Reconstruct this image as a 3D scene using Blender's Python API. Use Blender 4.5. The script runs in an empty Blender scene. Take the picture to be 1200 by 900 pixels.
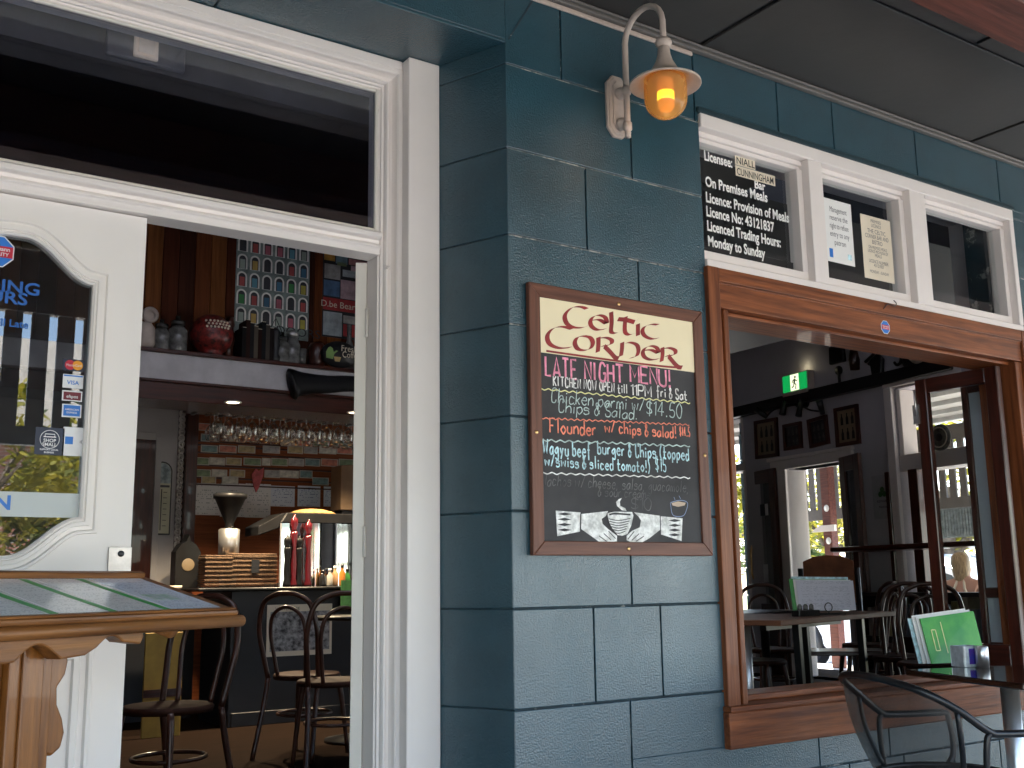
import bpy, bmesh, math, random
import numpy as np
from mathutils import Vector, Matrix, Euler
random.seed(7)
sc = bpy.context.scene
COL = sc.collection
PI = math.pi
rad = math.radians
# ------------------------------------------------------------------ camera
FPX, YAW, PIT, ROL = 1264., rad(34.22), rad(10.45), rad(-0.81)
cy, sy, ct, st, cr, sr = math.cos(YAW), math.sin(YAW), math.cos(PIT), math.sin(PIT), math.cos(ROL), math.sin(ROL)
FWD = Vector((sy*ct, cy*ct, st)); RT = Vector((cy, -sy, 0)); UP = RT.cross(FWD)
R2 = RT*cr + UP*sr; U2 = UP*cr - RT*sr
CAM = Vector((0, -2.9, 1.12))
cd = bpy.data.cameras.new('camera'); cam = bpy.data.objects.new('camera', cd); COL.objects.link(cam)
m = Matrix.Identity(4)
for i in range(3):
    m[i][0] = R2[i]; m[i][1] = U2[i]; m[i][2] = -FWD[i]; m[i][3] = CAM[i]
cam.matrix_world = m
cd.sensor_width = 36; cd.lens = 36*FPX/1200; cd.clip_start = 0.05; cd.clip_end = 500
sc.camera = cam
# ------------------------------------------------------------------ light
w = bpy.data.worlds.new("World"); sc.world = w; w.use_nodes = True
nt = w.node_tree; bg = nt.nodes['Background']
sky = nt.nodes.new('ShaderNodeTexSky'); sky.sky_type = 'NISHITA'; sky.sun_disc = False
SUN_EL, SUN_AZ = 56, 48      # azimuth of the sun, clockwise from +Y
sky.sun_elevation = rad(SUN_EL); sky.sun_rotation = rad(SUN_AZ)
nt.links.new(sky.outputs[0], bg.inputs[0]); bg.inputs[1].default_value = 0.14
sl = bpy.data.lights.new('sun', 'SUN'); sl.energy = 4.2; sl.angle = rad(0.5); sl.color = (1, .95, .86)
so = bpy.data.objects.new('sun', sl); COL.objects.link(so); so.location = (6, -8, 12)
sd = Vector((math.sin(rad(SUN_AZ))*math.cos(rad(SUN_EL)), math.cos(rad(SUN_AZ))*math.cos(rad(SUN_EL)), math.sin(rad(SUN_EL))))
so.rotation_euler = sd.to_track_quat('Z', 'Y').to_euler()
sc.view_settings.view_transform = 'Standard'; sc.view_settings.look = 'None'
sc.view_settings.exposure = 2.85; sc.view_settings.gamma = 1; sc.view_settings.use_curve_mapping = False
sc.render.engine = 'CYCLES'
sc.cycles.use_denoising = True
sc.cycles.max_bounces = 9; sc.cycles.diffuse_bounces = 5; sc.cycles.glossy_bounces = 4; sc.cycles.transparent_max_bounces = 16
sc.cycles.sample_clamp_indirect = 6.0
sc.cycles.caustics_reflective = False; sc.cycles.caustics_refractive = False

# ------------------------------------------------------------------ pixel to point helpers (1200x900 photo pixels)
def ray(px, py): return R2*((px-600)/FPX) + U2*((450-py)/FPX) + FWD
def onY(px, py, Y=0.): d = ray(px, py); return CAM + d*((Y-CAM.y)/d.y)
def onX(px, py, X): d = ray(px, py); return CAM + d*((X-CAM.x)/d.x)
def onZ(px, py, Z): d = ray(px, py); return CAM + d*((Z-CAM.z)/d.z)
WA = rad(7.5); W0 = Vector((8.443, 4.16, 0)); WX = Vector((-math.sin(WA), -math.cos(WA), 0)); WN = Vector((math.cos(WA), -math.sin(WA), 0))
WRZ = math.atan2(WX.y, WX.x)
FL = .165      # inner floor height

# ------------------------------------------------------------------ materials
def _n(t, k, **kw):
    n = t.nodes.new(k)
    for a, v in kw.items(): setattr(n, a, v)
    return n
def mat(name, c, rough=.5, metal=0, var=.12, vs=6., bump=0., bs=60., c2=None, stretch=(1, 1, 1), emit=None, es=0, spec=.5, coat=0, wear=None, wt=.62, ws=5.):
    """Principled with a noise driven colour mix (c..c2) and a noise bump; wear = (colour) of worn patches"""
    m = bpy.data.materials.new(name); m.use_nodes = True; t = m.node_tree; p = t.nodes['Principled BSDF']; L = t.links.new
    tc = _n(t, 'ShaderNodeTexCoord'); mp = _n(t, 'ShaderNodeMapping'); mp.inputs['Scale'].default_value = stretch
    L(tc.outputs['Object'], mp.inputs[0])
    nz = _n(t, 'ShaderNodeTexNoise'); nz.inputs['Scale'].default_value = vs; nz.inputs['Detail'].default_value = 6; nz.inputs['Roughness'].default_value = .6
    L(mp.outputs[0], nz.inputs[0])
    cr_ = _n(t, 'ShaderNodeValToRGB')
    a = c2 if c2 else tuple(max(0, x*(1-var)) for x in c); b = c if c2 else tuple(min(1, x*(1+var)) for x in c)
    cr_.color_ramp.elements[0].position = .36; cr_.color_ramp.elements[1].position = .64
    cr_.color_ramp.elements[0].color = (*a, 1); cr_.color_ramp.elements[1].color = (*b, 1)
    L(nz.outputs[0], cr_.inputs[0]); colout = cr_.outputs[0]
    if wear:
        n2 = _n(t, 'ShaderNodeTexNoise'); n2.inputs['Scale'].default_value = ws; n2.inputs['Detail'].default_value = 9; n2.inputs['Roughness'].default_value = .7
        L(tc.outputs['Object'], n2.inputs[0])
        r2 = _n(t, 'ShaderNodeValToRGB'); r2.color_ramp.elements[0].position = wt; r2.color_ramp.elements[1].position = wt+.05
        L(n2.outputs[0], r2.inputs[0])
        mx = _n(t, 'ShaderNodeMixRGB'); mx.inputs[2].default_value = (*wear, 1); L(r2.outputs[0], mx.inputs[0]); L(colout, mx.inputs[1]); colout = mx.outputs[0]
    L(colout, p.inputs['Base Color'])
    p.inputs['Roughness'].default_value = rough; p.inputs['Metallic'].default_value = metal
    p.inputs['Specular IOR Level'].default_value = spec; p.inputs['Coat Weight'].default_value = coat
    if bump:
        n3 = _n(t, 'ShaderNodeTexNoise'); n3.inputs['Scale'].default_value = bs; n3.inputs['Detail'].default_value = 5
        L(mp.outputs[0], n3.inputs[0])
        bp = _n(t, 'ShaderNodeBump'); bp.inputs['Strength'].default_value = bump; bp.inputs['Distance'].default_value = .01
        L(n3.outputs[0], bp.inputs['Height']); L(bp.outputs[0], p.inputs['Normal'])
    if emit:
        p.inputs['Emission Color'].default_value = (*emit, 1); p.inputs['Emission Strength'].default_value = es
    return m
def wood(name, c, c2, axis='x', rough=.4, sc_=1., coat=0., bump=.15, **k):
    s = {'x': (1.2, 22, 22), 'y': (22, 1.2, 22), 'z': (22, 22, 1.2)}[axis]
    return mat(name, c, rough, c2=c2, vs=2.2*sc_, stretch=s, bump=bump, bs=5, coat=coat, **k)
def glass(name, tint=(1, 1, 1), ior=1.5, rough=0.0):
    m = bpy.data.materials.new(name); m.use_nodes = True; t = m.node_tree; L = t.links.new
    t.nodes.remove(t.nodes['Principled BSDF']); o = t.nodes['Material Output']
    tr = _n(t, 'ShaderNodeBsdfTransparent'); tr.inputs[0].default_value = (*tint, 1)
    gl = _n(t, 'ShaderNodeBsdfGlossy'); gl.inputs['Roughness'].default_value = rough
    fr = _n(t, 'ShaderNodeFresnel'); fr.inputs[0].default_value = ior
    ge = _n(t, 'ShaderNodeNewGeometry'); mu = _n(t, 'ShaderNodeMath', operation='SUBTRACT'); mu.inputs[0].default_value = 1
    L(ge.outputs['Backfacing'], mu.inputs[1]); m2 = _n(t, 'ShaderNodeMath', operation='MULTIPLY'); L(mu.outputs[0], m2.inputs[0]); L(fr.outputs[0], m2.inputs[1])
    mx = _n(t, 'ShaderNodeMixShader'); L(m2.outputs[0], mx.inputs[0]); L(tr.outputs[0], mx.inputs[1]); L(gl.outputs[0], mx.inputs[2]); L(mx.outputs[0], o.inputs[0])
    return m
def print_mat(name, paper, ink, rows=40., cols=60., rough=.3, amt=.5):
    """paper with rows of small print: rows along local z (or y), broken into words along x"""
    m = bpy.data.materials.new(name); m.use_nodes = True; t = m.node_tree; p = t.nodes['Principled BSDF']; L = t.links.new
    tc = _n(t, 'ShaderNodeTexCoord'); sp = _n(t, 'ShaderNodeSeparateXYZ'); L(tc.outputs['Generated'], sp.inputs[0])
    def M(op, a, b):
        q = _n(t, 'ShaderNodeMath', operation=op)
        for i, v in enumerate((a, b)):
            if isinstance(v, (int, float)): q.inputs[i].default_value = v
            elif v is not None: L(v, q.inputs[i])
        return q.outputs[0]
    s = M('ADD', sp.outputs['Z'], sp.outputs['Y'])
    r = M('MULTIPLY', s, rows); fr = M('FRACT', r, None); row = M('FLOOR', r, None)
    line = M('GREATER_THAN', fr, .55)
    cx = M('FLOOR', M('MULTIPLY', sp.outputs['X'], cols), None)
    cb = _n(t, 'ShaderNodeCombineXYZ'); L(cx, cb.inputs[0]); L(row, cb.inputs[1])
    wn = _n(t, 'ShaderNodeTexWhiteNoise', noise_dimensions='2D'); L(cb.outputs[0], wn.inputs['Vector'])
    ink_ = M('MULTIPLY', line, M('GREATER_THAN', wn.outputs['Value'], 1-amt))
    wr = _n(t, 'ShaderNodeTexWhiteNoise', noise_dimensions='1D'); L(row, wr.inputs['W'])
    ink_ = M('MULTIPLY', ink_, M('GREATER_THAN', wr.outputs['Value'], .25))
    inx = M('MULTIPLY', M('GREATER_THAN', sp.outputs['X'], .08), M('LESS_THAN', sp.outputs['X'], .92))
    ink_ = M('MULTIPLY', ink_, inx)
    mx = _n(t, 'ShaderNodeMixRGB'); mx.inputs[1].default_value = (*paper, 1); mx.inputs[2].default_value = (*ink, 1)
    L(M('MULTIPLY', ink_, .75), mx.inputs[0]); L(mx.outputs[0], p.inputs['Base Color']); p.inputs['Roughness'].default_value = rough
    return m
def mesh_mat(name, c, size=.0036, hole=.34):
    m = bpy.data.materials.new(name); m.use_nodes = True; t = m.node_tree; L = t.links.new; p = t.nodes['Principled BSDF']; o = t.nodes['Material Output']
    p.inputs['Base Color'].default_value = (*c, 1); p.inputs['Roughness'].default_value = .45
    uv = _n(t, 'ShaderNodeTexCoord'); vo = _n(t, 'ShaderNodeTexVoronoi'); vo.inputs['Scale'].default_value = 1/size; vo.inputs['Randomness'].default_value = 0
    L(uv.outputs['UV'], vo.inputs[0])
    g = _n(t, 'ShaderNodeMath', operation='LESS_THAN'); g.inputs[1].default_value = hole; L(vo.outputs[0], g.inputs[0])
    tr = _n(t, 'ShaderNodeBsdfTransparent'); mx = _n(t, 'ShaderNodeMixShader'); L(g.outputs[0], mx.inputs[0]); L(p.outputs[0], mx.inputs[1]); L(tr.outputs[0], mx.inputs[2]); L(mx.outputs[0], o.inputs[0])
    return m
TEAL = (.016, .062, .086)
def teal_wall_mat(name):
    m = mat(name, TEAL, .30, var=.12, vs=3.0, bump=.34, bs=150, spec=1.0, coat=.35)
    t = m.node_tree; L = t.links.new; p = t.nodes['Principled BSDF']
    p.inputs['Coat Roughness'].default_value = .34
    tc = t.nodes['Texture Coordinate']
    n = _n(t, 'ShaderNodeTexNoise'); n.inputs['Scale'].default_value = 380; n.inputs['Detail'].default_value = 3; L(tc.outputs['Object'], n.inputs[0])
    k = _n(t, 'ShaderNodeTexNoise'); k.inputs['Scale'].default_value = 2.6; k.inputs['Detail'].default_value = 2; L(tc.outputs['Object'], k.inputs[0])
    r = _n(t, 'ShaderNodeValToRGB'); r.color_ramp.interpolation = 'EASE'; r.color_ramp.elements[0].position = .2; r.color_ramp.elements[1].position = .8; L(k.outputs[0], r.inputs[0])
    sb = _n(t, 'ShaderNodeMath', operation='SUBTRACT'); L(n.outputs[0], sb.inputs[0]); sb.inputs[1].default_value = .5; mu = _n(t, 'ShaderNodeMath', operation='MULTIPLY'); L(sb.outputs[0], mu.inputs[0]); L(r.outputs[0], mu.inputs[1])
    b = [q for q in t.nodes if q.type == 'BUMP'][0]
    b2 = _n(t, 'ShaderNodeBump'); b2.inputs['Strength'].default_value = .34; b2.inputs['Distance'].default_value = .006
    L(mu.outputs[0], b2.inputs['Height']); L(b.outputs[0], b2.inputs['Normal']); L(b2.outputs[0], p.inputs['Normal'])
    rr = _n(t, 'ShaderNodeMapRange'); rr.inputs['To Min'].default_value = .16; rr.inputs['To Max'].default_value = .32; L(k.outputs[0], rr.inputs[0]); L(rr.outputs[0], p.inputs['Roughness'])
    return m
M = {}
M['teal'] = teal_wall_mat('teal_paint')
M['joint'] = mat('teal_joint', (.010, .028, .04), .75, var=.3, wear=(.32, .33, .31), wt=.57, ws=9)
M['lime'] = mat('limed_joint', (.10, .13, .14), .8, var=.5, vs=14, wear=(.36, .37, .35), wt=.50, ws=16)
M['joint_dark'] = mat('teal_joint_plain', (.013, .042, .058), .75, var=.3)
M['dteal'] = mat('dark_teal_trim', (.012, .035, .045), .5)
M['white'] = mat('white_gloss_paint', (.79, .735, .70), .34, var=.03, vs=2, bump=.05, bs=30, wear=(.55, .5, .45), wt=.72, ws=12)
M['cream'] = mat('cream_paint', (.72, .68, .62), .4, var=.03, bump=.05, bs=30, wear=(.16, .13, .11), wt=.70, ws=22)
M['bluewhite'] = mat('white_door_paint', (.82, .78, .745), .3, var=.02, vs=2, bump=.04, bs=18, wear=(.46, .41, .36), wt=.69, ws=11)
M['ceil'] = mat('charcoal_sheet_paint', (.042, .039, .037), .5, var=.1, vs=2, bump=.1, bs=14)
M['cornice'] = mat('grey_trim_paint', (.13, .12, .11), .5, var=.12)
M['glass'] = glass('window_glass', (.93, .95, .95), 1.55)
M['dglass'] = glass('door_glass', (.55, .57, .58), 2.3)
M['tglass'] = glass('dark_transom_glass', (.72, .74, .80), 2.15)
M['iglass'] = glass('clear_glass', (.97, .98, .97), 1.5)
M['frame_x'] = wood('varnished_cedar_x', (.27, .082, .026), (.11, .030, .010), 'x', .45, coat=.08, spec=.3)
M['frame_z'] = wood('varnished_cedar_z', (.25, .080, .028), (.12, .034, .012), 'z', .45, coat=.08, spec=.3)
M['bd_x'] = wood('board_frame_x', (.17, .062, .034), (.095, .032, .018), 'x', .5)
M['bd_z'] = wood('board_frame_z', (.17, .062, .034), (.095, .032, .018), 'z', .5)
M['dk_x'] = wood('dark_mahogany_x', (.075, .016, .008), (.03, .007, .004), 'x', .3, coat=.3)
M['dk_z'] = wood('dark_mahogany_z', (.075, .016, .008), (.03, .007, .004), 'z', .3, coat=.3)
M['dk_y'] = wood('dark_mahogany_y', (.075, .016, .008), (.03, .007, .004), 'y', .3, coat=.3)
M['pine_x'] = wood('honey_pine_x', (.26, .105, .027), (.12, .043, .011), 'x', .45, spec=.3, coat=.1)
M['pine_z'] = wood('honey_pine_z', (.26, .098, .018), (.13, .043, .008), 'z', .35, coat=.25, spec=.3)
M['beam'] = wood('red_beam', (.16, .045, .028), (.08, .022, .014), 'x', .6)
M['bent'] = mat('bentwood_varnish', (.05, .015, .008), .34, var=.3, vs=9, coat=.12)
M['seatw'] = mat('worn_seat_wood', (.035, .012, .007), .6, var=.3, vs=9, spec=.15)
M['bentd'] = mat('dark_bentwood_varnish', (.04, .016, .01), .25, var=.3, vs=9, coat=.4)
M['slate'] = mat('chalkboard', (.058, .056, .059), .6, c2=(.032, .031, .034), vs=4, spec=.3)
M['headp'] = mat('cream_sign_paint', (.92, .80, .54), .4, var=.02)
M['red'] = mat('dark_red_lettering', (.28, .022, .022), .4, var=.25, vs=20)
M['pink'] = mat('pink_chalk', (.85, .30, .42), .8, var=.30, vs=45)
M['chalkw'] = mat('white_chalk', (.78, .78, .75), .8, var=.30, vs=45)
M['chalkb'] = mat('pale_blue_chalk', (.50, .72, .78), .8, var=.30, vs=45)
M['chalkg'] = mat('grey_green_chalk', (.48, .60, .58), .8, var=.32, vs=45)
M['chalko'] = mat('coral_chalk', (.88, .25, .16), .8, var=.30, vs=45)
M['chalky'] = mat('yellow_chalk', (.80, .78, .38), .8, var=.12, vs=60)
M['faint'] = mat('faded_chalk', (.20, .20, .195), .8, c2=(.055, .054, .057), vs=14)
M['whitep'] = mat('white_print', (.85, .85, .82), .5, var=.02)
M['black'] = mat('black_print', (.015, .015, .017), .4, var=.1)
M['brass'] = mat('brass', (.7, .45, .2), .3, 1)
M['steel'] = mat('polished_steel', (.75, .74, .73), .33, .9, var=.05)
M['satin'] = mat('satin_steel', (.55, .54, .52), .38, 1, var=.1, vs=30)
M['lantern'] = mat('lantern_cream_paint', (.50, .42, .365), .45, var=.08, vs=14, bump=.15, bs=40, wear=(.12, .09, .07), wt=.67, ws=22)
M['blackm'] = mat('black_metal', (.012, .012, .013), .35, var=.2)
M['black_plastic'] = mat('black_plastic', (.010, .010, .011), .38, var=.2, spec=.2)
M['greyp'] = mat('grey_wall_paint', (.46, .44, .44), .7, var=.06, vs=2)
M['greyw'] = mat('inner_wall_paint', (.50, .48, .51), .7, var=.06, vs=2)
M['ceilin'] = mat('navy_ceiling_paint', (.012, .016, .028), .5)
M['darkp'] = mat('charcoal_counter_paint', (.012, .013, .017), .5, var=.2, vs=3)
M['floor'] = wood('dark_floor_boards', (.022, .013, .009), (.012, .008, .006), 'x', .8, spec=.02)
M['conc'] = mat('concrete', (.55, .51, .45), .85, var=.12, vs=4, bump=.2, bs=40)
M['road'] = mat('asphalt', (.36, .355, .35), .9, var=.2, vs=30)
M['grass'] = mat('grass_green', (.10, .13, .03), .9, var=.4, vs=8)
M['brick'] = None
M['amber'] = mat('flame_lamp', (1, .5, .1), .5, emit=(1, .62, .05), es=.6)
M['paper'] = mat('white_paper', (.78, .78, .76), .6, var=.03)
M['cream_paper'] = mat('cream_paper', (.74, .66, .52), .6, var=.04)
M['picmat'] = mat('print_buff', (.24, .18, .11), .5, var=.1)
M['wicker'] = mat('wicker', (.11, .062, .032), .8, var=.5, vs=90, bump=.8, bs=120)

# ------------------------------------------------------------------ mesh builder
class B:
    def __init__(s): s.v = []; s.f = []; s.mi = []; s.m = 0; s.sm = []; s.smooth = False
    def add(s, vs, fs):
        o = len(s.v); s.v += [tuple(v) for v in vs]
        for f in fs: s.f.append(tuple(o+i for i in f)); s.mi.append(s.m); s.sm.append(s.smooth)
        return s
    def box(s, x0, x1, y0, y1, z0, z1):
        x0, x1 = min(x0, x1), max(x0, x1); y0, y1 = min(y0, y1), max(y0, y1); z0, z1 = min(z0, z1), max(z0, z1)
        v = [(x, y, z) for x in (x0, x1) for y in (y0, y1) for z in (z0, z1)]
        return s.add(v, [(0, 1, 3, 2), (4, 6, 7, 5), (0, 4, 5, 1), (2, 3, 7, 6), (0, 2, 6, 4), (1, 5, 7, 3)])
    def obox(s, c, size, mtx):
        x, y, z = [q/2 for q in size]; c = Vector(c)
        v = [c + mtx @ Vector((a, b, d)) for a in (-x, x) for b in (-y, y) for d in (-z, z)]
        return s.add(v, [(0, 1, 3, 2), (4, 6, 7, 5), (0, 4, 5, 1), (2, 3, 7, 6), (0, 2, 6, 4), (1, 5, 7, 3)])
    def bar(s, a, b, wx, wy, ref=(0, 0, 1)):
        a, b = Vector(a), Vector(b); d = (b-a).normalized(); r = Vector(ref)
        if abs(d.dot(r)) > .98: r = Vector((1, 0, 0))
        x = d.cross(r).normalized(); y = x.cross(d)
        return s.obox((a+b)/2, (wx, wy, (b-a).length), Matrix((x, y, d)).transposed())
    def tube(s, pts, r, n=8, closed=False, caps=True):
        pts = [Vector(p) for p in pts]; k = len(pts); rs = r if isinstance(r, (list, tuple)) else [r]*k
        vs = []; fs = []; prev = None
        for i, p in enumerate(pts):
            a = pts[i-1] if i > 0 or closed else p; b = pts[(i+1) % k] if i < k-1 or closed else p
            t = (b-a).normalized()
            if prev is None:
                u = t.orthogonal().normalized()
            else:
                u = prev - t*prev.dot(t)
                u = u.normalized() if u.length > 1e-6 else t.orthogonal().normalized()
            prev = u; v = t.cross(u)
            vs += [p + (u*math.cos(2*PI*j/n) + v*math.sin(2*PI*j/n))*rs[i] for j in range(n)]
        for i in range(k if closed else k-1):
            q = (i+1) % k
            for j in range(n): fs.append((i*n+j, i*n+(j+1) % n, q*n+(j+1) % n, q*n+j))
        if caps and not closed: fs += [tuple(range(n))[::-1], tuple((k-1)*n+j for j in range(n))]
        old = s.smooth; s.smooth = True; s.add(vs, fs); s.smooth = old
        return s
    def lathe(s, prof, c=(0, 0, 0), n=24, mtx=None):
        vs = []; fs = []; c = Vector(c)
        for r, z in prof:
            for j in range(n):
                p = Vector((r*math.cos(2*PI*j/n), r*math.sin(2*PI*j/n), z)); vs.append(c + (mtx @ p if mtx else p))
        for i in range(len(prof)-1):
            for j in range(n): fs.append((i*n+j, i*n+(j+1) % n, (i+1)*n+(j+1) % n, (i+1)*n+j))
        if prof[0][0] > 1e-5: fs.append(tuple(range(n))[::-1])
        if prof[-1][0] > 1e-5: fs.append(tuple((len(prof)-1)*n+j for j in range(n)))
        old = s.smooth; s.smooth = True; s.add(vs, fs); s.smooth = old
        return s
    def prism(s, poly, y0, y1):
        """polygon in x,z extruded from y0 to y1"""
        n = len(poly); vs = [(x, y0, z) for x, z in poly] + [(x, y1, z) for x, z in poly]
        fs = [tuple(range(n)), tuple(range(n, 2*n))[::-1]] + [(i, i+n, (i+1) % n+n, (i+1) % n) for i in range(n)]
        return s.add(vs, fs)
    def ribbon(s, pts, wd, y0=0., y1=-.0004, nib=None):
        """flat pen stroke in the x,z plane; nib = fixed pen vector for calligraphy, else constant width"""
        P = [Vector((p[0], p[1])) for p in pts]; L_, R_ = [], []; s.k = (getattr(s, 'k', 0)+1) % 12; y1 -= .00004*s.k
        for i, p in enumerate(P):
            if nib: nn = Vector(nib)
            else:
                t = (P[min(i+1, len(P)-1)] - P[max(i-1, 0)])
                t = t.normalized() if t.length > 1e-9 else Vector((1, 0)); nn = Vector((-t.y, t.x))*wd/2
            L_.append(p+nn); R_.append(p-nn)
        n = len(P); vs = [(q.x, y1, q.y) for q in L_] + [(q.x, y1, q.y) for q in R_]
        fs = [(i, i+1, n+i+1, n+i) for i in range(n-1)]
        return s.add(vs, fs)
    def build(s, name, mats, parent=None, world=False, bevel=0., seg=1, solid=0.):
        me = bpy.data.meshes.new(name); me.from_pydata(s.v, [], s.f)
        if not isinstance(mats, (list, tuple)): mats = [mats]
        for q in mats: me.materials.append(M[q] if isinstance(q, str) else q)
        me.polygons.foreach_set('material_index', s.mi); me.polygons.foreach_set('use_smooth', s.sm)
        bm = bmesh.new(); bm.from_mesh(me); bmesh.ops.recalc_face_normals(bm, faces=bm.faces); bm.to_mesh(me); bm.free()
        me.update()
        o = bpy.data.objects.new(name, me); COL.objects.link(o)
        if parent:
            o.parent = parent
            if world:
                r = parent
                while r.parent: r = r.parent
                mi_ = (Matrix.Translation(r.location) @ r.rotation_euler.to_matrix().to_4x4()).inverted()
                me.transform(mi_)
        if bevel:
            b = o.modifiers.new('bevel', 'BEVEL'); b.width = bevel; b.segments = seg; b.limit_method = 'ANGLE'; b.angle_limit = rad(40)
        return o
def tag(o, label=None, cat=None, group=None, kind=None):
    if label: o['label'] = label
    if cat: o['category'] = cat
    if group: o['group'] = group
    if kind: o['kind'] = kind
    return o
def thing(name, label, cat, loc=(0, 0, 0), rz=0., group=None):
    o = bpy.data.objects.new(name, None); COL.objects.link(o); o.location = loc; o.rotation_euler = (0, 0, rz); o.empty_display_size = .1
    return tag(o, label, cat, group)
def wall_thing(name, label, cat, s=0., z=0., d=0., group=None):
    """thing on the far side wall: local x runs along the wall, y into it"""
    p = W0 + WX*s + WN*d; return thing(name, label, cat, (p.x, p.y, z), WRZ, group)
def wp(px, py):
    d = ray(px, py); t = (W0-CAM).dot(WN)/d.dot(WN); p = CAM + d*t; return ((p-W0).dot(WX), p.z)
def dup(root, loc=None, rz=None, label=None, name=None):
    r = root.copy(); COL.objects.link(r)
    if loc is not None: r.location = loc
    if rz is not None: r.rotation_euler = (0, 0, rz)
    if label: r['label'] = label
    for ch in list(root.children):
        c = ch.copy(); COL.objects.link(c); c.parent = r
        for g in list(ch.children):
            d = g.copy(); COL.objects.link(d); d.parent = c
    return r
ORD = ['first', 'second', 'third', 'fourth', 'fifth', 'sixth', 'seventh', 'eighth', 'ninth', 'tenth', 'eleventh', 'twelfth', 'thirteenth', 'fourteenth', 'fifteenth', 'sixteenth', 'seventeenth', 'eighteenth']
def cat_rom(pts, k=5):
    if len(pts) < 3: return pts
    P = [Vector(p) for p in pts]; out = []
    for i in range(len(P)-1):
        a = P[i-1] if i else P[0]*2-P[1]; b, c = P[i], P[i+1]; d = P[i+2] if i+2 < len(P) else P[-1]*2-P[-2]
        for j in range(k):
            t = j/k; out.append(.5*((2*b) + (c-a)*t + (2*a-5*b+4*c-d)*t*t + (3*b-a-3*c+d)*t**3))
    out.append(P[-1]); return out
# --- lettering
def font_text(items, name, material, parent, bold=0.0, y=0.):
    """items: (text, x, z, size[, xscale, align]); one mesh of upright lettering facing local -y"""
    b = B()
    for it in items:
        s, x, z, size = it[:4]; xs = it[4] if len(it) > 4 else 1; al = it[5] if len(it) > 5 else 'LEFT'
        c = bpy.data.curves.new('t', 'FONT'); c.body = s; c.size = size; c.offset = bold*size; c.align_x = al; c.resolution_u = 3
        o = bpy.data.objects.new('t', c); COL.objects.link(o)
        dg = bpy.context.evaluated_depsgraph_get(); me = bpy.data.meshes.new_from_object(o.evaluated_get(dg))
        b.add([(x + v.co.x*xs, y, z + v.co.y) for v in me.vertices], [tuple(p.vertices) for p in me.polygons])
        bpy.data.objects.remove(o); bpy.data.curves.remove(c); bpy.data.meshes.remove(me)
    return b.build(name, material, parent)
GL = {
 'a': "57 38 06 04 13 33 56|58 53", 'b': "0d 03|07 28 48 56 54 33 13 05", 'c': "57 38 18 06 05 13 33 54", 'd': "5d 53|57 38 18 06 05 13 33 55",
 'e': "06 56 48 28 06 05 23 43 54", 'f': "5c 3d 2b 21|08 48", 'g': "58 38 06 05 24 46 58|58 51 30 01", 'h': "0d 03|06 28 48 56 53", 'i': "18 13|1a 1b",
 'k': "0d 03|48 05|16 43", 'l': "1d 13", 'm': "08 03|06 18 28 36 33|36 58 68 76 73", 'n': "08 03|06 28 48 56 53", 'o': "28 06 05 23 33 55 56 38 28",
 'p': "08 00|07 28 48 56 55 33 23 05", 'q': "58 38 06 05 23 45 58|58 50", 'r': "08 03|06 28 48", 's': "57 38 18 07 16 46 54 33 13 04", 't': "2c 24 33 53|08 58",
 'u': "08 04 23 43 55|58 53", 'v': "08 23 48", 'w': "08 13 37 63 78", 'x': "08 53|58 03", 'y': "08 24|58 10", 'z': "08 58 03 53",
 'A': "03 3d 63|15 55", 'B': "0d 03|0d 4d 5b 48 08|48 56 43 03", 'C': "5b 4d 1d 0a 06 13 43 55", 'D': "0d 03 33 56 5a 3d 0d", 'E': "5d 0d 03 53|08 48", 'F': "6d 0d 03|08 48",
 'G': "5b 3d 1c 06 13 43 57 37", 'H': "0d 03|5d 53|08 58", 'I': "1d 13", 'J': "4d 44 23 04", 'K': "0d 03|5d 08|18 53", 'L': "0d 03 53", 'M': "03 0d 36 6d 63", 'N': "03 0d 53 5d",
 'O': "2d 0a 06 23 43 56 5a 3d 2d", 'P': "0d 03|0d 4d 5b 48 08", 'R': "0d 03|0d 4d 5b 48 08|28 53", 'S': "5b 4d 1d 0b 18 47 55 43 13 05", 'T': "0d 6d|3d 33", 'U': "0d 05 23 43 55 5d", 'W': "0d 23 4b 63 8d", 'Y': "0d 28 5d|28 23",
 '1': "0b 2d 23", '4': "4d 06 66|4d 43", '5': "5d 1d 08 38 56 43 13 04", '0': "2d 0a 06 23 43 56 5a 3d 2d", '2': "0b 2d 4d 5b 03 53", '9': "5a 3d 1c 09 28 5a|5a 43",
 '$': "5b 3c 1c 0a 18 47 55 34 14 05|3e 32", '&': "54 1b 2d 3b 06 13 33 57", '!': "1d 16|13 14", '(': "3d 19 15 31", ')': "0d 29 25 01", ',': "13 01", '.': "13 14", '/': "03 5d", "'": "1d 1b", '~': "05 26 45 66", '?': "", ' ': ""}
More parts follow.
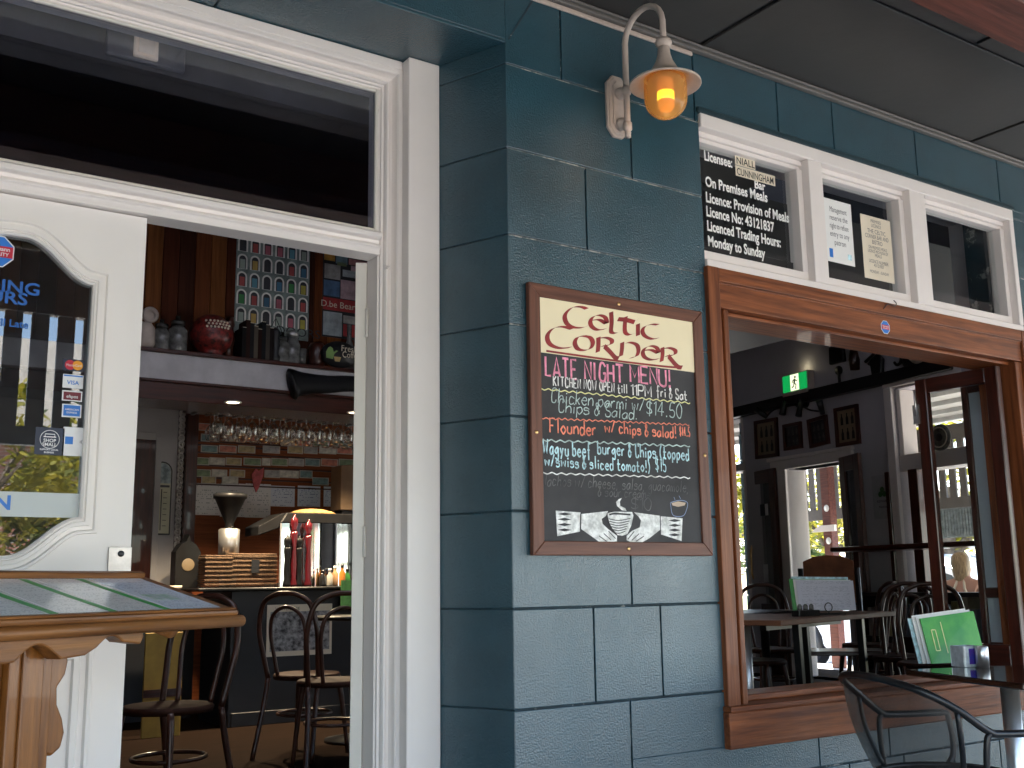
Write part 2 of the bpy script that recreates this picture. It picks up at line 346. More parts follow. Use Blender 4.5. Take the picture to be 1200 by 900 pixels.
def hand(b, s, x, z, h, wd, slant=.0, xs=.9, jit=.0, track=.25, drop=0.):
    """chalk handwriting: strokes from GL, h = cap height; returns end x"""
    u = h/10.
    for ch in s:
        g = GL.get(ch, ""); mx = 3
        if ch == ' ': x += u*4*xs; continue
        dz = random.uniform(-jit, jit)*h; sz = 1+random.uniform(-jit, jit)
        for stk in g.split('|'):
            if not stk: continue
            pts = [(int(q[0], 16), int(q[1], 16)-3) for q in stk.split()]; mx = max(mx, max(p[0] for p in pts)) if not (ch in 'il1!.' ) else 2
            pp = [(x + (p[0]*xs + p[1]*slant)*u*sz, z + dz + p[1]*u*sz + drop) for p in pts]
            if len(pp) == 2 and math.dist(pp[0], pp[1]) < 1.3*u: b.ribbon([(pp[0][0], pp[0][1]-wd/2), (pp[0][0], pp[0][1]+wd*.7)], wd*1.2)
            else: b.ribbon(pp if ch in 'AEFHIKLMNTVWXYZkvwxyz/14' and ch not in 'y' else cat_rom(pp, 5), wd)
        x += (mx*xs + 10*track*.75)*u
    return x
def hand_width(s, h, xs, track=.25):
    u = h/10.; x = 0
    for ch in s:
        if ch == ' ': x += u*4*xs; continue
        pts = [int(q[0], 16) for stk in GL.get(ch, "").split('|') for q in stk.split()]; mx = 2 if ch in 'il1!.' else max([3]+pts)
        x += (mx*xs + 10*track*.75)*u
    return x
def hand_fit(b, s, x0, x1, z, h, wd, **k):
    xs = .9; tr = k.get('track', .25)
    w0 = hand_width(s, h, 0.0001, tr); w1 = hand_width(s, h, 1, tr)
    xs = max(.35, (x1-x0-w0)/(w1-w0)); return hand(b, s, x0, z, h, wd, xs=xs, **k)

# ================================================================== SETTING
CO = [.104 - .3114, .104 + 0*.3114] + [.104 + .3114*k for k in range(1, 11)]     # course lines
WX0, WX1, WZ0, WZ1 = 2.884, 5.046, .535, 2.948                                   # window opening in the facade
CX = 1.965; ZC = 3.215; ZS = 2.985                                              # corner, verandah ceiling, recess soffit
def rects(x0, x1, z0, z1, hole):
    hx0, hx1, hz0, hz1 = hole
    if x1 <= hx0 or x0 >= hx1 or z1 <= hz0 or z0 >= hz1: return [(x0, x1, z0, z1)]
    o = []
    if z0 < hz0: o.append((x0, x1, z0, hz0))
    if z1 > hz1: o.append((x0, x1, hz1, z1))
    a, c = max(z0, hz0), min(z1, hz1)
    if x0 < hx0: o.append((x0, hx0, a, c))
    if x1 > hx1: o.append((hx1, x1, a, c))
    return o
tag(B().box(-60, 80, -70, 70, -.6, -.30).build('ground', 'grass'), kind='structure')
tag(B().box(-12, 16, -4.6, -.001, -.298, 0).build('pavement', 'conc'), kind='structure')
tag(B().box(-40, 60, -22, -8.2, -.299, -.106).build('road', 'road'), kind='structure')
tag(B().box(-12, 16, -8.19, -4.61, -.297, -.004).build('footpath', 'conc'), kind='structure')
tag(B().box(-3, 9.48, .001, 8.2, .0, FL).build('floor', 'floor'), kind='structure')
tag(B().box(9.5, 11.8, -4.6, 16, -.296, -.001).build('side_pavement', 'conc'), kind='structure')
tag(B().box(11.81, 24, -8.1, 30, -.295, -.24).build('side_street', 'road'), kind='structure')

# --- facade of painted blocks
fac = thing('block_wall', 'teal painted rendered block wall with grooved joints, holding the chalkboard and lantern', 'wall', (CX, 0, 0))
joints = {2: [2.436], 3: [2.289, 2.586], 4: [2.459], 5: [2.31, 2.62], 6: [2.475], 7: [2.541], 8: [2.305], 9: [2.528]}
g = .0034
b = B()
b.m = 1
for x0, x1, z0, z1 in rects(CX+.004, 9.2, -.05, ZC, (WX0, WX1, WZ0, WZ1)): b.box(x0, x1, .009, .27, z0, z1)
for x0, x1, z0, z1 in [(CX+.004, WX0, -.05, ZC), (WX1, 9.2, -.05, ZC)]: pass
b.m = 0
for i in range(len(CO)-1):
    z0, z1 = CO[i], CO[i+1]
    if z0 >= ZC-.03: break
    js = list(joints.get(i, [2.3])); off = .0 if i % 2 else .2
    if z0 > 2.8: js = [2.208, 2.866, 3.351, 3.705, 4.296, 4.967, 5.4, 5.9, 6.4, 7, 7.6, 8.3]
    else: js += [WX0-.002 + off*.3 + .42*k for k in range(1, 16)] if z1 > WZ0 and z0 < WZ1 else [2.86+off*.4+.335*k for k in range(0, 18)]
    xs = [CX] + sorted(js) + [9.2]
    for a, c in zip(xs, xs[1:]):
        for r in rects(a + (g if a != CX else 0), c - g, max(z0+g, -.05), min(z1-g, ZC), (WX0, WX1, WZ0, WZ1)):
            if r[1]-r[0] > .012 and r[3]-r[2] > .012: b.box(r[0], r[1], 0, .0088, r[2], r[3])
b.m = 2
for z in CO:
    if 1.9 < z < ZC-.05:
        for r in rects(CX+.004, 9.2, z-g, z+g, (WX0-.0, WX1, WZ0, WZ1)): b.box(r[0], r[1], .0045, .0089, r[2], r[3])
b.build('blockwork', ['teal', 'joint', 'lime'], fac, world=True, bevel=.0035, seg=2)
# splayed reveal beside the door
b = B(); rv = Vector((1.854-CX, .287)); rl = rv.length; rd = rv.normalized(); rn = Vector((-rd.y, rd.x))
if rn.x > 0: rn = -rn
def rvp(t, d, z): return (CX + rd.x*t - rn.x*d, rd.y*t - rn.y*d, z)
def rvbox(b, t0, t1, d0, d1, z0, z1):
    v = [rvp(t, d, z) for t in (t0, t1) for d in (d0, d1) for z in (z0, z1)]
    b.add(v, [(0, 1, 3, 2), (4, 6, 7, 5), (0, 4, 5, 1), (2, 3, 7, 6), (0, 2, 6, 4), (1, 5, 7, 3)])
for i in range(len(CO)-1):
    z0, z1 = CO[i], min(CO[i+1], ZS)
    if z0 >= ZS-.01: break
    rvbox(b, .0005, rl, 0, .008, max(z0+.002, -.05), z1-.002 if z1 < ZS else z1)
b.m = 1; rvbox(b, .004, rl, .0082, .05, -.05, ZS)
b.build('reveal', ['teal', 'joint_dark'], fac, world=True, bevel=.002)
# lintel over the recessed entrance with soffit slabs
b = B()
for x0, x1 in ((-3, -1.2), (-1.195, -.2), (-.195, 1.03), (1.035, CX-.0005)):
    b.box(x0, x1, .0, .34, ZS, ZS+.012)
for x0, x1 in ((-3, -1.0), (-.993, .0), (.007, .99), (.997, CX+.0)): b.box(x0, x1-.0005, -.0001, .009, ZS+.0125, ZC)
b.m = 1; b.box(-3, CX-.002, .0092, .36, ZS+.0122, ZC)
b.build('lintel', ['teal', 'joint_dark'], fac, world=True, bevel=.002)
# diagonal mitre joint running up from the corner of the opening
a_, c_ = onY(596, 46), onY(624, 1)
b = B().bar((a_.x, -.001, a_.z), (c_.x, -.001, c_.z), .005, .003, ref=(0, 1, 0)); b.build('mitre_joint', 'joint', fac, world=True)
B().box(-3, -.16, 0, .27, -.05, ZS).build('side_pier', 'teal', fac, world=True)
b = B().box(-3, CX, .36, .45, ZS+.3, 4.3).box(CX+.3, 9.2, .271, .45, ZC-.2, 4.3).box(5.2, 9.2, .271, .45, .0, ZC-.2).box(1.9, 2.87, .29, .45, .0, ZC-.2).box(2.87, 5.2, .271, .45, .0, .5).box(-3, -.2, .28, .45, 0, ZS+.3)
b.box(-3, CX+.3, .36, .45, ZS+.01, ZS+.3).box(CX, CX+.3, .28, .45, ZC-.2, 4.3)
b.build('inner_lining', 'greyw', fac, world=True)
B().box(-3.3, -3.001, -3.3, .45, -.05, ZC-.03).build('light_block_wall', 'teal', fac, world=True)  # unseen wall added to cut the light reaching the entrance from the left
# dark teal drip strip above the window
b = B().box(WX0-.01, WX1+.02, -.012, .008, WZ1-.004, WZ1+.022); b.build('drip_strip', 'dteal', fac, world=True, bevel=.004)

# --- verandah roof
ver = thing('verandah_roof', 'charcoal verandah ceiling of flat sheets with dark joints over the pavement', 'ceiling', (2, -2, ZC))
b = B(); ys = [-3.42, -3.1, -2.7, -2.05, -1.35, -.635, -.012]; 
for i in range(len(ys)-1):
    xs = [-6, -4.2, -2.4, -.6, 1.07, 2.875, 4.68, 6.48, 8.3, 10.1, 12] if i == 5 else [-6, -3.3, -1.5, .3, 2.0, 3.80, 5.6, 7.4, 9.2, 11, 12]
    for x0, x1 in zip(xs, xs[1:]): b.box(x0+.013, x1-.013, ys[i]+.008, ys[i+1]-.006, ZC+.001, ZC+.012)
b.build('ceiling_sheet', 'ceil', ver, world=True, bevel=.002)
b = B().box(-6, 12, -3.45, -.0, ZC+.0122, ZC+.2); b.build('roof_deck', 'black', ver, world=True)
b = B().box(-6, 12, -.638, -.632, ZC-.006, ZC+.001); 
for i in (0, 1, 2, 3): b.box(-6, 12, ys[i+1]-.012, ys[i+1]+.012, ZC-.008, ZC+.0005)
b.build('cover_strip', 'ceil', ver, world=True, bevel=.002)
b = B().box(-6, 12, -.030, -.0005, ZC-.018, ZC+.0005).box(-6, 12, -.048, -.030, ZC-.009, ZC+.0005); b.build('cornice', 'cornice', ver, world=True, bevel=.004)
b = B().box(-6, 2.86, -.012, -.0006, ZC-.036, ZC-.018); b.build('bead', 'lantern', ver, world=True, bevel=.003)
bm_ = thing('timber_beam', 'red brown timber beam crossing under the verandah ceiling at the top right', 'beam', (3, -1.06, 2.96))
b = B().box(-6, 12, -1.20, -1.0, 2.93, ZC-.012); b.build('beam', 'beam', bm_, world=True, bevel=.006)
# valance of slats along the verandah edge, with posts (seen reflected in the door glass)
val = thing('slatted_valance', 'grey slatted valance along the verandah edge reflected in the door glass', 'valance', (2, -3.35, 2.0))
b = B().box(-6, 12, -3.39, -3.31, 1.98, 2.09).box(-6, 12, -3.39, -3.31, 2.80, 3.19)
for k in range(118): b.box(-6+.153*k, -6+.153*k+.103, -3.36, -3.34, 2.085, 2.81)
b.build('slats', mat('valance_grey', (.72, .70, .67), .6), val, world=True)
for i, x in enumerate((-3.2, 5.4)):
    t = thing('verandah_post', ['red brown verandah post left of the entrance at the kerb', 'red brown verandah post opposite the window at the kerb'][i], 'post', (x, -3.47, 0), 0, 'verandah posts')
    B().box(-.06, .06, -.06, .06, 0, 3.2).build('post', 'beam', t, bevel=.01)

# --- brick house and trees across the street (seen only as reflections)
mb = bpy.data.materials.new('pink_brick'); mb.use_nodes = True; t_ = mb.node_tree
br = t_.nodes.new('ShaderNodeTexBrick'); br.inputs['Color1'].default_value = (.38, .15, .10, 1); br.inputs['Color2'].default_value = (.30, .11, .075, 1); br.inputs['Mortar'].default_value = (.45, .42, .38, 1); br.inputs['Scale'].default_value = 1.0
for k_, v_ in (('Brick Width', .24), ('Row Height', .085), ('Mortar Size', .008)): br.inputs[k_].default_value = v_
tc = t_.nodes.new('ShaderNodeTexCoord'); mp = t_.nodes.new('ShaderNodeMapping'); mp.inputs['Rotation'].default_value = (rad(90), 0, 0)
t_.links.new(tc.outputs['Object'], mp.inputs[0]); t_.links.new(mp.outputs[0], br.inputs[0]); t_.links.new(br.outputs[0], t_.nodes['Principled BSDF'].inputs['Base Color']); M['brick'] = mb
hs = thing('brick_house', 'pink brick house across the street reflected in the door glass', 'house', (3, -24, 0))
b = B().box(-7, 7, -6, 0, 0, 4.6); b.build('wall', 'brick', hs)
B().prism([(-7.6, 4.6), (7.6, 4.6), (5.5, 7), (-5.5, 7)], -6.5, .5).build('roof', 'conc', hs)
for x in (-4, 0, 4):
    f = B().box(x-.7, x+.7, -.02, .04, 1, 2.5).build('window', 'white', hs); B().box(x-.6, x+.6, .041, .05, 1.1, 2.4).build('pane', 'black', f)
def leaf_mat(name, c1, c2):
    m = bpy.data.materials.new(name); m.use_nodes = True; t = m.node_tree; p = t.nodes['Principled BSDF']; L = t.links.new
    oi = _n(t, 'ShaderNodeNewGeometry'); r = _n(t, 'ShaderNodeValToRGB'); r.color_ramp.elements[0].color = (*c1, 1); r.color_ramp.elements[1].color = (*c2, 1)
    L(oi.outputs['Random Per Island'], r.inputs[0]); L(r.outputs[0], p.inputs['Base Color']); p.inputs['Roughness'].default_value = .5
    tr = _n(t, 'ShaderNodeBsdfTranslucent'); L(r.outputs[0], tr.inputs[0]); mx = _n(t, 'ShaderNodeMixShader'); mx.inputs[0].default_value = .4
    L(p.outputs[0], mx.inputs[1]); L(tr.outputs[0], mx.inputs[2]); L(mx.outputs[0], t.nodes['Material Output'].inputs[0]); return m
M['leafy'] = leaf_mat('yellow_green_leaves', (.13, .15, .015), (.45, .38, .04))
M['leafg'] = leaf_mat('green_leaves', (.03, .06, .012), (.12, .17, .035))
M['bark'] = mat('bark', (.14, .11, .085), .9, var=.4, vs=12, bump=.6, bs=30)
def tree(name, label, loc, h, r, n, leafm, trunk=.14, crown_lo=.35, squash=.75, leaf=.09):
    t = thing(name, label, 'tree', loc)
    rnd = random.Random(int(h*1000+loc[0]*77))
    b = B(); zc = h - r*squash
    b.tube([(0, 0, 0), (.05, .03, h*.25), (-.04, .05, h*.5), (.02, 0, zc)], [trunk, trunk*.8, trunk*.6, trunk*.35], 9)
    tips = []
    for k in range(9):
        a = k*2.4; e = rnd.uniform(.2, 1.1); z0 = h*rnd.uniform(.3, .6); q = Vector((math.cos(a)*math.cos(e), math.sin(a)*math.cos(e), math.sin(e)*squash))*r*.75
        p1 = Vector((0, 0, zc))+q; b.tube([(0, 0, z0), Vector((0, 0, z0)).lerp(p1, .5)+Vector((0, 0, -.1)), p1], [trunk*.4, trunk*.25, .015], 6); tips.append(p1)
    b.build('trunk', 'bark', t)
    c = B(); cl = []
    for k in range(34):
        a = rnd.uniform(0, 2*PI); u = rnd.uniform(-.9, 1); rr = r*rnd.uniform(.45, 1)
        cl.append((Vector((math.cos(a)*math.sqrt(1-u*u)*rr, math.sin(a)*math.sqrt(1-u*u)*rr, zc+u*rr*squash)), r*rnd.uniform(.16, .36)))
    for k in range(n):
        p, s = cl[k % len(cl)]; d = Vector((rnd.gauss(0, 1), rnd.gauss(0, 1), rnd.gauss(0, 1))).normalized()*s*rnd.random()**.4
        q = p+d
        if q.z < h*.08: q.z = h*.08+rnd.random()*.3
        E_ = Euler((rnd.uniform(-.9, .9), rnd.uniform(-.9, .9), rnd.uniform(0, 6.3))).to_matrix(); l = leaf*rnd.uniform(.6, 1.4)
        c.add([q+E_ @ Vector(v) for v in ((-l*.25, -l*.4, 0), (0, -l*.9, 0), (l*.28, -l*.3, .01), (l*.2, l*.5, 0), (0, l, -.01), (-l*.22, l*.45, 0))], [(0, 1, 2, 3, 4, 5)])
    c.build('crown', leafm, t); return t
tree('street_tree', 'yellow green leafy tree across the pavement reflected low in the door glass', (1.25, -8.3, 0), 3.1, 1.5, 5200, 'leafy', .09, leaf=.085)
tree('street_tree', 'bushy green tree to the right of the yellow one across the pavement', (3.9, -9.2, 0), 3.4, 1.7, 4600, 'leafg', .1, leaf=.09)
tree('street_tree', 'tall green tree at the kerb far to the left across the street', (-5.6, -10.5, 0), 5.5, 2.0, 3500, 'leafg', .16, leaf=.12)

# ================================================================== ENTRANCE
JX = 1.657; LX = .12                       # right and left edge of the clear opening
dfm = thing('door_frame', 'white moulded door frame with dark glazed transom above the entrance', 'door frame', (.9, .3, 0))
b = B().box(1.7305, 1.857, .272, .40, 0, ZS-.001); b.box(-.16, .02, .272, .36, 0, ZS-.001)
b.build('casing_board', 'white', dfm, world=True, bevel=.003)
b = B()
TZ0, TZ1, HZ = 2.250, 2.341, 2.875         # transom bar bottom / top, head of the glazing
def sweep_open(b, path, prof):
    """path of (x,z) with mitred corners, profile of (offset to the outside, y)"""
    P = [Vector(p) for p in path]; n = len(P); rings = []
    for i in range(n):
        d0 = (P[i]-P[i-1]).normalized() if i else (P[1]-P[0]).normalized(); d1 = (P[i+1]-P[i]).normalized() if i < n-1 else d0
        n0, n1 = Vector((-d0.y, d0.x)), Vector((-d1.y, d1.x)); mt = (n0+n1).normalized(); k = 1/mt.dot(n0)
        rings.append([(P[i].x+mt.x*o*k, y, P[i].y+mt.y*o*k) for o, y in prof])
    m = len(prof); b.add([v for r in rings for v in r], [(i*m+j, i*m+j+1, (i+1)*m+j+1, (i+1)*m+j) for i in range(n-1) for j in range(m-1)])
MP = [(0, .41), (0, .333), (.008, .331), (.0085, .322), (.020, .321), (.022, .311), (.028, .304), (.034, .304), (.037, .309), (.038, .322), (.050, .324), (.062, .318), (.069, .306), (.073, .292), (.079, .288), (.0975, .2875), (.0976, .41)]
MP = [(o*.745, y+.030) for o, y in MP]
sweep_open(b, [(LX, 0), (LX, HZ), (JX, HZ), (JX, 0)], MP)
b.build('jamb', 'white', dfm, world=True)
b = B().box(.021, 1.7295, .3165, .44, HZ+.0735, ZS-.002); b.build('head', 'white', dfm, world=True, bevel=.003)
b = B()
bp = [(.40, TZ1), (.327, TZ1-.002), (.300, TZ1-.012), (.293, TZ1-.017), (.2925, TZ1-.032), (.300, TZ1-.036), (.314, TZ1-.039), (.318, TZ1-.050), (.312, TZ1-.056), (.303, TZ1-.058), (.302, TZ1-.066), (.309, TZ1-.069), (.312, TZ1-.074), (.313, TZ0), (.40, TZ0)]
bp = [(y+.03, z) for y, z in bp]; n_ = len(bp); b.add([(LX+.001, y, z) for y, z in bp] + [(JX-.001, y, z) for y, z in bp], [tuple(range(n_)), tuple(range(n_, 2*n_))[::-1]] + [(i, (i+1) % n_, (i+1) % n_+n_, i+n_) for i in range(n_)])
b.build('transom_bar', 'white', dfm, world=True, bevel=.0015)
b = B()
for x0, x1, z0, z1 in ((LX, LX+.012, TZ1, HZ), (JX-.012, JX, TZ1, HZ), (LX+.012, JX-.012, HZ-.012, HZ), (LX+.012, JX-.012, TZ1, TZ1+.01)): b.box(x0, x1, .3615, .376, z0, z1)
b.build('glazing_bead', 'cream', dfm, world=True, bevel=.003)
B().box(LX+.004, JX-.004, .3765, .382, TZ1, HZ).build('transom_glass', 'tglass', dfm, world=True)
c_ = onY(454, 313.5, .335); B().lathe([(.0, .012), (.006, .008), (.008, 0)], (c_.x, .336, c_.z), 12, Matrix.Rotation(rad(90), 3, 'X')).build('screw_cap', 'white', dfm, world=True)
B().box(LX-.02, JX+.02, .26, .46, 0, FL+.004).build('doorstep', 'conc', dfm, world=True)

# plate with self-lit pale square behind the transom; added beam imitates reflected soffit
bh = thing('reflection_beam', 'dark grey beam added behind the transom glass in place of the reflected soffit', 'beam', (.9, .7, 2.9))
pt = thing('sensor_plate', 'dark grey plate with faintly glowing pale square sensor behind the transom glass', 'sensor', (.7, .64, 2.8))
YB = .62
z0 = onY(0, 40, YB).z
za, zb = onY(20, 42, YB).z, onY(440, 155, YB).z
zl = onY(300, 114, YB).z
b = B().box(-1.2, 2.0, YB, YB+.14, zl, 3.4); b.build('beam', mat('soffit_reflection_grey', (.17, .16, .15), .5), bh, world=True)
p1, p2 = onY(126, 30, YB-.02), onY(216, 92, YB-.02)
B().box(p1.x, p2.x, YB-.025, YB-.0005, p2.z+.02, p1.z+.06).build('plate', mat('grey_plate', (.30, .285, .265), .4), pt, world=True, bevel=.004)
p1, p2 = onY(158, 38, YB-.035), onY(185, 72, YB-.035)
B().box(p1.x, p2.x, YB-.040, YB-.026, p2.z, p1.z).box(p1.x+.012, p2.x-.012, YB-.046, YB-.0402, p2.z+.012, p1.z-.012).build('sensor', mat('glowing_sensor', (.85, .72, .56), .4, emit=(.8, .66, .5), es=.045), pt, world=True, bevel=.004)  # emission added so the square shows bright; the sensor is no lamp

# ---------------- closed door leaf
DY = .367
dl = thing('door_leaf', 'closed white door leaf with curved glass panel and card stickers', 'door', (.49, DY, FL))
LX0, LX1, LZ0, LZ1 = LX+.006, .865, FL+.01, TZ0-.004
gx0, gx1 = .285, .717; gc = (gx0+gx1)/2
def gtop(x):
    t = min(1, max(0, (x-gx0)/(gx1-gx0))); u = 1-abs(2*t-1); s = u*1.12; s = min(1, s); return 2.010 + .116*(.5-.5*math.cos(PI*s))
def gbot(x):
    t = min(1, max(0, (x-gx0)/(gx1-gx0))); u = min(1, (1-abs(2*t-1))*1.12); return 1.322 - .110*(.5-.5*math.cos(PI*u))
N = 36; gxs = [gx0+(gx1-gx0)*i/N for i in range(N+1)]
b = B(); T = .044
for x0, x1 in ((LX0, gx0), (gx1, LX1)): b.box(x0, x1, DY, DY+T, LZ0, LZ1)
for i in range(N):
    x0, x1 = gxs[i], gxs[i+1]
    b.prism([(x0, gtop(x0)), (x1, gtop(x1)), (x1, LZ1), (x0, LZ1)], DY, DY+T)
    b.prism([(x0, LZ0), (x1, LZ0), (x1, gbot(x1)), (x0, gbot(x0))], DY, DY+T)
db = b.build('panel', 'bluewhite', dl, world=True)
def loop_mould(b, loop, prof):
    """loop of (x,z); prof of (outward offset, y)"""
    P = [Vector(p) for p in loop]; n = len(P); area = sum(P[i].x*P[(i+1) % n].y-P[(i+1) % n].x*P[i].y for i in range(n)); sg = 1 if area > 0 else -1
    rings = []
    for off, y in prof:
        r = []
        for i in range(n):
            a, c = (P[i]-P[i-1]).normalized(), (P[(i+1) % n]-P[i]).normalized()
            n1, n2 = Vector((a.y, -a.x))*sg, Vector((c.y, -c.x))*sg; mt = (n1+n2); mt = mt.normalized(); k = 1/max(.5, mt.dot(n1))
            q = P[i]+mt*off*k; r.append((q.x, y, q.y))
        rings.append(r)
    vs = [v for r in rings for v in r]; fs = []
    for j in range(len(rings)-1):
        for i in range(n): fs.append((j*n+i, j*n+(i+1) % n, (j+1)*n+(i+1) % n, (j+1)*n+i))
    b.add(vs, fs)
loop = [(x, gtop(x)) for x in gxs] + [(x, gbot(x)) for x in reversed(gxs)]
b = B(); loop_mould(b, loop, [(.0, DY+.03), (-.001, DY-.004), (.006, DY-.010), (.012, DY-.006), (.014, DY-.013), (.024, DY-.013), (.026, DY-.004), (.036, DY-.003), (.040, DY-.012), (.047, DY-.012), (.050, DY+.001)])
b.build('moulding', 'bluewhite', dl, world=True)
gl_ = B()
for i in range(N):
    x0, x1 = gxs[i], gxs[i+1]; gl_.prism([(x0, gbot(x0)), (x1, gbot(x1)), (x1, gtop(x1)), (x0, gtop(x0))], DY+.016, DY+.021)
gv = B(); gv.v = []; pts = [(x, gtop(x)) for x in gxs] + [(x, gbot(x)) for x in reversed(gxs)]; gv.prism(pts, DY+.016, DY+.021)
gv.build('glass', 'dglass', dl, world=True)
b = B(); lp = [(LX0+.1, .30), (.768, .30), (.768, .975), (LX0+.1, .965)]
loop_mould(b, lp, [(-.05, DY-.001), (-.045, DY-.010), (-.03, DY-.010), (-.026, DY-.003), (-.012, DY-.004), (-.006, DY-.014), (.004, DY-.014), (.008, DY-.0005)])
b.build('lower_moulding', 'bluewhite', dl, world=True)
p = onY(127, 641, DY); q = onY(152, 672, DY)
b = B().box(p.x, LX1+.002, DY-.006, DY-.0005, q.z, p.z); lk = b.build('lock_plate', 'satin', dl, world=True, bevel=.001)
c_ = onY(141, 649, DY); B().lathe([(.009, 0), (.009, .004), (.006, .006), (0, .006)], (c_.x, DY-.006, c_.z), 14, Matrix.Rotation(rad(90), 3, 'X')).build('keyhole', 'black', lk, world=True)
# stickers on the glass
GY = DY+.0150
def gsq(x0, y0, x1, y1, name, m, lift=0., sub=None, parent=dl):
    a, c = onY(x0, y0, GY), onY(x1, y1, GY); o = B().box(a.x, c.x, GY-.0006-lift, GY-lift, c.z, a.z).build(name, m, parent, world=True); return o, a, c
def local_text(items, material, parent, base, bold=0., nm='lettering'):
    """items in world x,z; base y"""
    o = font_text(items, nm, material, parent, bold, 0.)
    r = parent
    while r.parent: r = r.parent
    o.data.transform((Matrix.Translation(r.location) @ r.rotation_euler.to_matrix().to_4x4()).inverted() @ Matrix.Translation((0, base, 0))); return o
cw = mat('sticker_white', (.75, .76, .78), .35); cb_ = mat('sticker_navy', (.02, .03, .06), .35); cblue = mat('sticker_blue', (.03, .19, .62), .35); cred = mat('sticker_red', (.55, .02, .05), .35); cor = mat('sticker_orange', (.85, .35, .02), .35); cmar = mat('sticker_maroon', (.16, .015, .03), .35)
M['whites'] = cw
def circle(b, cx_, cz_, r, y, n=20): b.add([(cx_+r*math.cos(2*PI*i/n), y, cz_+r*math.sin(2*PI*i/n)) for i in range(n)], [tuple(range(n))])
o, a, c = gsq(74, 420, 99, 436, 'sticker', cb_); cx_, cz_ = (a.x+c.x)/2, (a.z+c.z)/2; r_ = (a.z-c.z)*.42
b = B(); circle(b, cx_-r_*.72, cz_, r_, GY-.0012); b.m = 1; circle(b, cx_+r_*.72, cz_, r_, GY-.0016); b.build('emblem', [cred, cor], o, world=True)
local_text([('MasterCard', cx_, cz_-r_*.28, r_*.72, .85, 'CENTER')], 'whites', o, GY-.0020)
o, a, c = gsq(74, 438, 97, 456, 'sticker', cw); local_text([('VISA', (a.x+c.x)/2, c.z+.011, .0165, 1, 'CENTER')], cblue, o, GY-.001, .02)
b = B().box(a.x+.002, c.x-.002, GY-.001, GY-.0006, a.z-.006, a.z-.002); b.build('stripe', cblue, o, world=True)
o, a, c = gsq(73, 457, 96, 471, 'sticker', cw); b = B().box(a.x+.004, c.x-.004, GY-.0011, GY-.0006, c.z+.003, a.z-.004); b.build('field', cmar, o, world=True); local_text([('eftpos', (a.x+c.x)/2, c.z+.009, .013, 1, 'CENTER')], 'whites', o, GY-.0016, .01)
o, a, c = gsq(73, 473, 95, 490, 'sticker', cw); b = B().box(a.x+.004, c.x-.004, GY-.0011, GY-.0006, c.z+.004, a.z-.003); b.build('field', cblue, o, world=True)
local_text([('AMERICAN', (a.x+c.x)/2, (a.z+c.z)/2+.001, .0078, 1, 'CENTER'), ('EXPRESS', (a.x+c.x)/2, (a.z+c.z)/2-.008, .0078, 1, 'CENTER')], 'whites', o, GY-.0016, .01)
o, a, c = gsq(42, 500, 74, 534, 'sticker', cb_); cx_, cz_ = (a.x+c.x)/2, a.z-.034
b = B(); rr = .026; b.tube([(cx_+rr*math.cos(t*PI/12), GY-.001, cz_+rr*math.sin(t*PI/12)) for t in range(24)], .0011, 4, True)
b.ribbon([(cx_-.013, cz_+.007), (cx_-.013, cz_+.015), (cx_+.013, cz_+.015), (cx_+.013, cz_+.007)], .0025, y1=GY-.0012); b.ribbon([(cx_-.017, cz_+.007), (cx_+.017, cz_+.007)], .0028, y1=GY-.0012); b.build('emblem', 'whites', o, world=True)
local_text([('SHOP', cx_, cz_-.008, .0135, 1, 'CENTER'), ('SMALL', cx_, cz_-.0195, .0135, 1, 'CENTER'), ('SUPPORT LOCAL', cx_, c.z+.013, .0065, 1, 'CENTER'), ('BUSINESS', cx_, c.z+.005, .0065, 1, 'CENTER')], 'whites', o, GY-.0014, .02)
o, a, c = gsq(74.5, 500, 97, 535, 'sticker', cw); b = B().box(a.x+.006, a.x+.028, GY-.001, GY-.0006, (a.z+c.z)/2-.008, (a.z+c.z)/2+.014); b.build('field', cblue, o, world=True)
b = B()
for k in range(3): b.ribbon([(c.x-.012+.0035*k+.0025*math.cos(t), (a.z+c.z)/2+(.004+.002*k)*math.sin(t)) for t in np.linspace(-1, 1, 6)], .0012, y1=GY-.001)
b.build('emblem', 'black', o, world=True)
# octagonal security sticker, upper left
oc = onY(-4, 294, GY); b = B(); rr = .050
def octo(b, cx_, cz_, r, y): b.add([(cx_+r*math.cos(PI/8+i*PI/4), y, cz_+r*math.sin(PI/8+i*PI/4)) for i in range(8)], [tuple(range(8))])
octo(b, oc.x, oc.z, rr, GY-.0004); b.m = 1; octo(b, oc.x, oc.z, rr*.93, GY-.0008); b.m = 2; b.add([(oc.x-rr*.86, GY-.0012, oc.z-.017), (oc.x+rr*.86, GY-.0012, oc.z-.017), (oc.x+rr*.86, GY-.0012, oc.z+.016), (oc.x-rr*.86, GY-.0012, oc.z+.016)], [(0, 1, 2, 3)])
o = b.build('sticker', [cw, cblue, cred], dl, world=True)
local_text([('Newmann', oc.x, oc.z+.002, .017, 1, 'CENTER'), ('SECURITY', oc.x, oc.z-.013, .0145, 1, 'CENTER')], 'whites', o, GY-.0017, .02)
